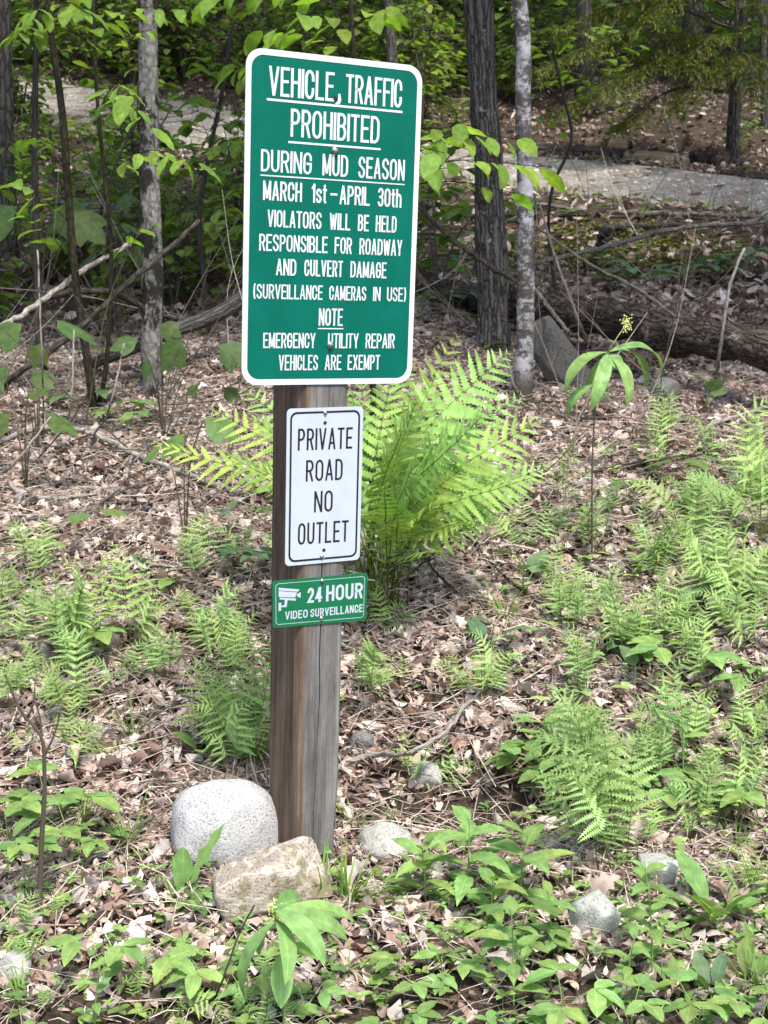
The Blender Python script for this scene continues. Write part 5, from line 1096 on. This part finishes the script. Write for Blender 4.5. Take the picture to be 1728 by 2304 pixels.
# ---------------------------------------------------------------- herbs
def herb(name, label, kind, u, v, h, mat=None, c=1.0, lean_=(0, 0), cat='plant', L=None, n_=None, group=None, yaw0=None):
    """h, L in measuring pixels at the foot"""
    b_ = hit(u, v); s_ = px(b_[1]); H = h * s_; root = thing(name, label, cat, b_, group); a = Acc(); st = Acc(); mat = mat or M.herb
    top = np.array([lean_[0] * s_, random.uniform(-.02, .01), H]); th0 = random.uniform(0, 6.28) if yaw0 is None else yaw0
    stem = smoothpath([(0, 0, -.015), top * (.35, .5, .55), top], 10)
    if kind == 'trifoliate':                 # several stalks each carrying three leaflets
        L = (L or h * .45) * s_; k_ = n_ or 3; tk = random.choice(('ovateT', 'beechT', 'ovate', 'lanceT'))
        for i in range(k_):
            th = th0 + i * 2.4; e = top * random.uniform(.7, 1) + np.array([math.cos(th), math.sin(th) * .8, random.uniform(-.3, .25)]) * L * (.75 if k_ > 1 else 0)
            tube(st, smoothpath([(0, 0, -.015), e * (.3, .3, .6), e], 7), np.linspace(.0018, .001, 7), 5)
            for j in (-1, 0, 1):
                q = th + j * 1.25 + random.uniform(-.15, .15); cc = vcol(.8 * c, 1.2 * c)
                put_leaf(a, e, (math.cos(q), math.sin(q), random.uniform(-.15, .2)), L * random.uniform(.8, 1.1), L * random.uniform(.48, .6), tk, random.uniform(-.2, .2), cc, rows=17, fold=.14, bend=random.uniform(.2, .9), wave=.02)
    elif kind == 'aster':                    # alternate toothed lance leaves
        L = (L or h * .5) * s_; tube(st, stem, np.linspace(.0024, .0012, 10), 6); k_ = n_ or 9
        for i in range(k_):
            f = .25 + .75 * (i + .5) / k_; p = stem[min(int(f * 9), 9)]; th = th0 + i * 2.4; cc = vcol(.8 * c, 1.2 * c)
            put_leaf(a, p, (math.cos(th), math.sin(th), .45 - .2 * (1 - f) + (.6 if i == k_ - 1 else 0)), L * random.uniform(.75, 1.1) * (1 - .35 * (f > .9)), L * .34, 'lanceT', random.uniform(-.25, .25), cc, rows=19, fold=.2, bend=random.uniform(.5, 1.1), wave=.02)
    elif kind == 'rosette':
        L = (L or h) * s_; k_ = n_ or 5
        for i in range(k_):
            th = th0 + i * 2.4; el = random.uniform(.5, 2.2); cc = vcol(.8 * c, 1.15 * c)
            put_leaf(a, np.array([0, 0, 0]), (math.cos(th), math.sin(th), el), L * random.uniform(.65, 1.05), L * .3, 'spoon', random.uniform(-.4, .4), cc, rows=12, fold=.25, bend=random.uniform(.3, .9), wave=.02)
        tube(st, [(0, 0, -.02), (0, 0, .02)], .003, 6)
    elif kind == 'maple':
        L = (L or h * .6) * s_; tube(st, stem, np.linspace(.0016, .001, 10), 5)
        for i in range(n_ or 4):
            th = th0 + i * 1.571 + random.uniform(-.2, .2); p = top - np.array([0, 0, .01 * (i // 2)]); e = p + np.array([math.cos(th), math.sin(th), .12]) * L * .35; tube(st, [p, e], .0009, 4)
            put_maple(a, e, (math.cos(th), math.sin(th), -.15), L * random.uniform(.8, 1.1), 5, random.uniform(-.2, .2), vcol(.85 * c, 1.15 * c), .25)
    elif kind == 'basal':                    # one to three big rounded leaves on stalks
        L = (L or h * .6) * s_
        for i in range(n_ or 2):
            th = th0 + i * 2.2; e = top * (1 - .25 * i) + np.array([math.cos(th), math.sin(th), 0]) * L * .3 * i; tube(st, smoothpath([(0, 0, -.015), e * (.3, .3, .55), e], 7), np.linspace(.0022, .0014, 7), 5)
            put_leaf(a, e, (math.cos(th), math.sin(th), random.uniform(.2, 1.2)), L, L * .68, 'ovate', random.uniform(-.3, .3), vcol(.85 * c, 1.1 * c), rows=10, fold=.15, bend=.5, wave=.015)
    st.build('stem', M.stem if kind != 'maple' else M.dstem, root); a.build('foliage', mat, root); return root
random.seed(101)
HB = [
 ('trifoliate', 60, 1960, 190, .95, 60, 4, 'big compound leaved herb left of the bare forked sapling'),
 ('trifoliate', 150, 1850, 130, 1.05, 85, 4, 'broad bright leaved herb right of the bare forked sapling'),
 ('trifoliate', 20, 1850, 150, 1.0, 75, 4, 'leafy herb at the left edge beside the bare sapling'),
 ('trifoliate', 100, 1760, 90, 1.0, 70, 3, 'pale herb behind the bare forked sapling foot'),
 ('trifoliate', 210, 1850, 70, .95, 60, 3, 'low herb between the bare sapling and the boulder'),
 ('trifoliate', 230, 2140, 190, 1.1, 80, 2, 'three leaved herb on a bowed stalk at lower left'),
 ('trifoliate', 330, 2130, 120, 1.05, 95, 2, 'wide pale leaves spreading left of the lily plant'),
 ('aster', 205, 2260, 220, 1.0, 70, 6, 'slim herb at the bottom edge at left'),
 ('trifoliate', 440, 2140, 90, 1.1, 80, 2, 'yellow green herb standing left of the lily plant stem'),
 ('trifoliate', 520, 2160, 70, .9, 60, 3, 'dull green low herb left of the lily plant foot'),
 ('trifoliate', 665, 2185, 60, 1.15, 60, 3, 'bright low trefoil just right of the lily plant foot'),
 ('trifoliate', 410, 1960, 40, 1.1, 45, 2, 'two bright round leaves below the tall dandelion leaves'),
 ('trifoliate', 890, 2130, 60, 1.05, 70, 2, 'trefoil on bare ground right of the lily plant'),
 ('trifoliate', 860, 2220, 50, .9, 70, 2, 'bluish trefoil near the bottom edge right of the lily plant'),
 ('trifoliate', 960, 2130, 60, 1.15, 60, 3, 'yellow green trefoil under the large asters'),
 ('aster', 1010, 1950, 210, 1.1, 130, 9, 'vigorous aster with long pointed leaves right of the pale stone'),
 ('aster', 920, 1960, 160, 1.0, 110, 8, 'aster with wide leaves between the pale stone and the vigorous aster'),
 ('aster', 1120, 1960, 190, 1.0, 140, 8, 'aster reaching right toward the mottled white stone'),
 ('aster', 1060, 2010, 150, .9, 110, 9, 'dense dark aster in front of the vigorous one'),
 ('aster', 1110, 2180, 260, 1.05, 110, 7, 'tall pale herb at the bottom centre right'),
 ('maple', 1120, 2120, 160, 1.15, 110, 3, 'broad lobed bright seedling at the bottom centre right'),
 ('aster', 1190, 2060, 170, 1.0, 80, 7, 'thin aster left of the blue grey stone'),
 ('aster', 1410, 2120, 310, 1.05, 100, 12, 'tall straight aster standing right of the blue grey stone'),
 ('aster', 1350, 2180, 190, .95, 70, 8, 'slender aster below the blue grey stone'),
 ('rosette', 1545, 2000, 330, .9, 210, 6, 'tall serrated leaf plant at the lower right', ),
 ('rosette', 1610, 2140, 150, .9, 140, 5, 'dark cupped leaf plant near the right bottom edge'),
 ('rosette', 1540, 2160, 140, .85, 120, 5, 'twisted leaf plant left of the cupped leaf one'),
 ('rosette', 1450, 2150, 90, .9, 90, 4, 'low leaf plant right of the tall straight aster foot'),
 ('trifoliate', 1215, 2215, 110, 1.15, 85, 3, 'bright trefoil at the bottom edge right of centre'),
 ('trifoliate', 1360, 2240, 120, 1.1, 70, 3, 'pale trefoil at the bottom edge under the slender aster'),
 ('trifoliate', 1500, 2230, 110, 1.0, 80, 3, 'herb at the bottom edge below the twisted leaf plant'),
 ('trifoliate', 1640, 2240, 100, 1.05, 80, 3, 'herb in the bottom right corner'),
 ('trifoliate', 1160, 1680, 90, .95, 80, 5, 'leafy herb at the left foot of the dense pale fern clump'),
 ('trifoliate', 1210, 1720, 80, .9, 75, 5, 'dark leafy herb in front of the dense pale fern clump'),
 ('aster', 1180, 1640, 110, .95, 100, 7, 'aster with long leaves reaching over the soil scoop'),
 ('trifoliate', 1330, 1740, 80, .95, 70, 4, 'herb right of the dense pale fern clump'),
 ('trifoliate', 1400, 1760, 90, 1.0, 70, 4, 'herb tuft between the ferns and the tall serrated plant'),
 ('aster', 1475, 1710, 240, .9, 70, 8, 'thin tall herb rising through the fern with level leaflets'),
 ('basal', 1130, 1290, 90, .75, 75, 3, 'rounded blue green leaves on the litter right of the big fern'),
 ('basal', 1060, 1420, 70, .8, 70, 3, 'rounded pale leaves behind the small fern at centre right'),
 ('rosette', 1370, 1410, 130, .85, 110, 4, 'dandelion like leaves beside the broad topped fern'),
 ('basal', 1370, 1510, 80, .75, 60, 1, 'single blue green leaf under the thick grey stick'),
 ('trifoliate', 1470, 1480, 110, 1.0, 90, 3, 'lobed herb behind the thick grey stick'),
 ('trifoliate', 1560, 1340, 70, .8, 75, 4, 'dark herb within the right fern mass'),
 ('trifoliate', 1640, 1530, 90, 1.1, 70, 3, 'yellow green herb at the right edge below the sticks'),
 ('trifoliate', 1640, 1790, 110, 1.0, 80, 3, 'herb at the right edge beside the lower fern clump'),
 ('maple', 1478, 1060, 70, .9, 75, 4, 'maple seedling with flat leaves on the right litter'),
 ('maple', 1330, 1110, 75, 1.0, 55, 3, 'small maple seedling left of the flat leaved one'),
 ('maple', 1545, 800, 60, .9, 55, 4, 'maple seedling before the fallen log at right'),
 ('basal', 1525, 890, 60, .75, 55, 3, 'rounded seedling right of the grey dome stone'),
 ('maple', 1285, 900, 60, .9, 60, 3, 'low green leaves at the foot of the upper lily plant'),
 ('maple', 195, 1180, 80, 1.1, 80, 3, 'bright lobed seedling on the left litter'),
 ('trifoliate', 120, 1220, 70, .9, 45, 2, 'small seedling left of the bright lobed one'),
 ('rosette', 305, 1230, 50, .8, 48, 3, 'two upright lily shoots on the left litter'),
 ('rosette', 408, 1155, 40, .9, 38, 3, 'tiny sprout right of the lily shoots'),
 ('aster', 490, 1210, 130, .85, 60, 10, 'bluish leafy herb left of the post by the white sign'),
 ('trifoliate', 540, 1260, 90, .8, 50, 4, 'bluish low herb between the leafy one and the post'),
 ('trifoliate', 225, 1440, 90, .95, 75, 1, 'single three leaved stalk on the left litter'),
 ('basal', 420, 1385, 50, .75, 40, 1, 'lone rounded leaf left of the wide fern'),
 ('trifoliate', 370, 1280, 40, 1.1, 60, 1, 'flat pale leaf on the litter left of the wide fern'),
 ('rosette', 440, 1640, 130, .95, 120, 4, 'dandelion like leaves left of the dense fern by the post'),
 ('trifoliate', 280, 920, 50, .95, 60, 3, 'seedling below the grey trunk'),
 ('trifoliate', 170, 890, 40, .85, 55, 3, 'dull seedling left of the leaning sapling foot'),
 ('trifoliate', 700, 1930, 40, 1.0, 40, 3, 'small leafy herb between the tan rock and the post foot'),
 ('trifoliate', 960, 1850, 50, .9, 40, 4, 'low leafy patch right of the pale pointed stone'),
 ('trifoliate', 1150, 2070, 70, .9, 60, 4, 'herb patch below the reaching aster'),
 ('aster', 880, 1940, 90, .95, 70, 7, 'small aster in front of the pale pointed stone'),
 ('aster', 1000, 560, 50, .8, 40, 6, 'small green plant beside the furrowed trunk'),
 ('trifoliate', 980, 690, 60, .6, 55, 4, 'dark leafed plant left of the furrowed trunk foot'),
 ('trifoliate', 1020, 600, 40, .75, 60, 3, 'pale leaves behind the furrowed trunk near the log'),
 ('trifoliate', 1400, 640, 60, .8, 55, 4, 'leafy plant on top of the ground behind the fallen log'),
 ('trifoliate', 1340, 600, 50, .8, 50, 4, 'green plant left of the leafy one behind the log'),
 ('trifoliate', 1490, 620, 60, .8, 60, 4, 'green plant near the crooked pale twig'),
 ('trifoliate', 1600, 610, 60, .85, 50, 5, 'green plant at the right edge behind the log'),
]
for q in HB:
    k, u, v, h, c, L, n_, lab = q[:8]
    herb('seedling' if k == 'maple' else 'herb', lab, k, u, v, h, M.maple if k == 'maple' else (M.herb_blue if c < .86 else M.herb), c, (random.uniform(-.12, .12) * h, 0), 'seedling' if k == 'maple' else 'herb', L, n_)
b_ = hit(395, 1945); s_ = px(b_[1]); root = thing('herb', 'tall toothed dandelion leaves standing before the white boulder', 'herb', b_); a = Acc()
for d, L_, W_, kd, bn, rl in (((.45, -.1, 1), 215, 26, 'oak', .35, .5), ((.02, 0, 1), 125, 52, 'spoon', .15, .2), ((-.15, -.1, 1), 110, 24, 'lance', .3, -.4), ((-.6, -.3, .8), 80, 22, 'lance', 1.0, 0), ((.6, -.4, .25), 70, 40, 'ovate', .6, 0), ((-.7, -.5, .2), 60, 40, 'ovate', .6, 0)):
    put_leaf(a, np.zeros(3), d, L_ * s_, W_ * s_, kd, rl, vcol(.85, 1.1), rows=20, fold=.2, bend=bn, up=(0, -1, .3))
a.build('foliage', M.herb, root); a = Acc(); tube(a, [(0, 0, -.02), (0, 0, .03)], .005, 6); a.build('stem', M.stem, root)
# false Solomon's seal, twice
def lilyplant(label, base, Y, stem, leaves, flower, rpx=4, sm=None):
    b_ = hit(*base) if Y is None else np.array([at(*base, Y)[0], Y, gz1(at(*base, Y)[0], Y)]); Y = b_[1]; root = thing('lily_plant', label, 'plant', b_)
    P = np.array([[0, 0, -.02]] + [at(u, v, Y) - b_ for u, v in stem]); st = smoothpath(P, 24); a = Acc(); tube(a, st, np.linspace(rpx, rpx * .55, 24) * px(Y), 7); a.build('stem', sm or M.stem, root)
    for (u0, v0, u1, v1, dy, wd, bend, roll_) in leaves:
        p0 = at(u0, v0, Y) - b_; p1 = at(u1, v1, Y + dy) - b_; ch = p1 - p0; ln = np.linalg.norm(ch); L_ = ln * (1 + bend * bend * .09)
        side = np.cross(ch / ln, (0, 0, 1)); sn = np.linalg.norm(side)
        d = ch / ln + np.array([0, 0, 1]) * bend * .42; d /= np.linalg.norm(d); a = Acc()
        put_leaf(a, p0, d, L_, wd * px(Y), 'ellip', roll_, vcol(.9, 1.1, .05), rows=18, fold=.22, bend=bend * 1.15, wave=.02, up=(0, -.55, .8)); a.build('leaf', M.seal, root)
    u, v, s_ = flower; a = Acc(); p = at(u, v, Y) - b_
    tube(a, [st[-1], p], .0012, 5)
    for i in range(70):
        q = p + np.array([random.gauss(0, .35), random.gauss(0, .35), random.gauss(0, .6)]) * s_ * px(Y); bm = bmesh.new(); bmesh.ops.create_icosphere(bm, subdivisions=1, radius=s_ * px(Y) * .13)
        V = np.array([x.co for x in bm.verts]) + q; F = [[x.index for x in f.verts] for f in bm.faces]; bm.free(); a.add(V, None, F)
    a.build('flower_cluster', M.flower, root)
random.seed(4)
lilyplant('foreground lily plant with broad ribbed arching leaves and pale bud cluster', (614, 2240), None, [(612, 2120), (606, 2040), (590, 1960)], [
 (600, 1985, 518, 2150, -.05, 52, 1.3, -.6), (592, 1965, 690, 2085, -.08, 56, 1.2, .3), (594, 1970, 748, 2060, .0, 50, 1.1, .1), (596, 1972, 782, 2010, .08, 48, .9, .2), (604, 2060, 612, 2178, -.07, 56, .3, .4), (598, 1985, 640, 2120, -.1, 46, 1.2, .6), (590, 1960, 668, 1962, .10, 58, .6, -.5), (608, 2080, 598, 2180, .05, 44, .3, -.3), (606, 2050, 725, 2095, .05, 44, .8, .1), (602, 2000, 545, 2060, .1, 46, .7, -.3)], (588, 1962, 17))
lilyplant('lily plant with drooping wavy leaves and yellow flower before the fallen log', (1285, 1012), 5.1, [(1283, 920), (1290, 830), (1312, 760)], [
 (1312, 762, 1240, 850, -.1, 34, 1.6, -.3), (1314, 762, 1442, 812, .05, 34, 1.7, .2), (1312, 765, 1306, 885, -.15, 32, 1.5, .2), (1312, 765, 1352, 872, -.1, 32, 1.6, .3), (1290, 832, 1240, 900, -.05, 30, 1.6, -.3), (1313, 760, 1402, 840, .12, 32, 1.6, .3), (1308, 770, 1270, 868, .08, 30, 1.5, 0), (1310, 770, 1332, 800, -.08, 36, 1.2, 0)], (1353, 700, 14), 2.6, M.dstem)

# ---------------------------------------------------------------- grass tufts
def grass(label, u, v, h, n_, dead=0, spread=.5, w_=.0035, lean_=(0, 0)):
    b_ = hit(u, v); s_ = px(b_[1]); H = h * s_; root = thing('grass_tuft', label, 'grass', b_); a = Acc(); d_ = Acc()
    for i in range(n_ + dead):
        th = random.uniform(0, 6.28); p = np.array([math.cos(th), math.sin(th), 0]) * H * .12 * random.random(); L_ = H * random.uniform(.55, 1.15); q = random.uniform(-.5, .5)
        if i < n_: put_leaf(a, p, (math.cos(th) * spread + lean_[0], math.sin(th) * spread + lean_[1], 1), L_, w_ * random.uniform(.6, 1.3), 'grass', q, vcol(.75, 1.2, .1), rows=8, fold=.3, bend=random.uniform(.2, 1.3))
        else: put_leaf(d_, p + (0, 0, .25 * H * random.random()), (math.cos(th), math.sin(th) - .4, random.uniform(.1, .7)), L_ * .9, w_ * random.uniform(.6, 1.6), 'grass', q, vcol(.55, 1.2, .05), rows=8, fold=.3, bend=random.uniform(1.4, 2.6))
    a.build('blades', M.grass, root)
    if dead: d_.build('dead_blades', M.deadgrass, root)
random.seed(15)
for q in (('large grass tuft with hanging straw left of the post above the boulder', 545, 1660, 190, 90, 150), ('arched grass blades rising in front of the tan rock', 690, 1955, 170, 16, 12, .6, .006, (-.5, 0)), ('long grass blades leaning right beside the pale pointed stone', 755, 1960, 190, 26, 16, .5, .006, (.45, 0)),
          ('thin grass at left among the litter', 290, 1600, 130, 26, 10), ('grass blades left of the white boulder', 275, 1850, 160, 26, 8, .3), ('grass tuft beside the rounded leaves right of the big fern', 1090, 1350, 110, 30, 20), ('grass tuft behind the small fern at centre right', 1040, 1500, 110, 24, 14),
          ('grass and straw under the dense pale fern clump', 1290, 1720, 130, 36, 40), ('grass below the tall serrated plant', 1500, 1730, 110, 30, 20), ('grass wisps at the right edge', 1590, 1840, 110, 24, 24), ('pale straw wisps right of the lily plant', 750, 2120, 110, 2, 34, .5, .006), ('grass wisps at the foot of the post', 770, 1800, 110, 24, 10),
          ('grass shoots at the bottom left corner', 45, 2180, 110, 16, 6, .5, .006), ('grass on the mossy ground near the furrowed trunk', 975, 470, 45, 40, 0), ('grass on the mossy ground below the road', 1390, 470, 40, 40, 0), ('grass wisps in the bottom right corner', 1640, 2150, 140, 16, 6, .3, .005), ('single grass sprout right of the post', 836, 1800, 170, 4, 2, .15), ('grass at left between the boulder and the bare sapling', 180, 1790, 170, 22, 12, .3), ('sedge below the tan rock', 640, 1990, 60, 24, 10)):
    grass(*q)
# moss on the ground before the road
a = Acc(); random.seed(6)
for i in range(2600):
    u = random.gauss(1330, 110); v = random.gauss(545, 24)
    if v < 500: continue
    q = hit(u, v) if i % 13 == 0 else None
    if q is not None: base_q = q
    p = base_q + np.array([random.gauss(0, .16), random.gauss(0, .2), 0]); p[2] = gz1(p[0], p[1]) + .012
    th = random.uniform(0, 6.28); put_leaf(a, p, (math.cos(th), math.sin(th), .6), .05, .03, 'ellip', 0, vcol(.7, 1.2), rows=4, bend=.8)
o = a.build('moss', M.moss); tag(o, 'moss and short grass patch before the road at right', 'moss', kind='stuff')
for k_, v_ in LABELS.items():
    if len(v_) > 1: print('LABEL x%d: %s' % (len(v_), k_))
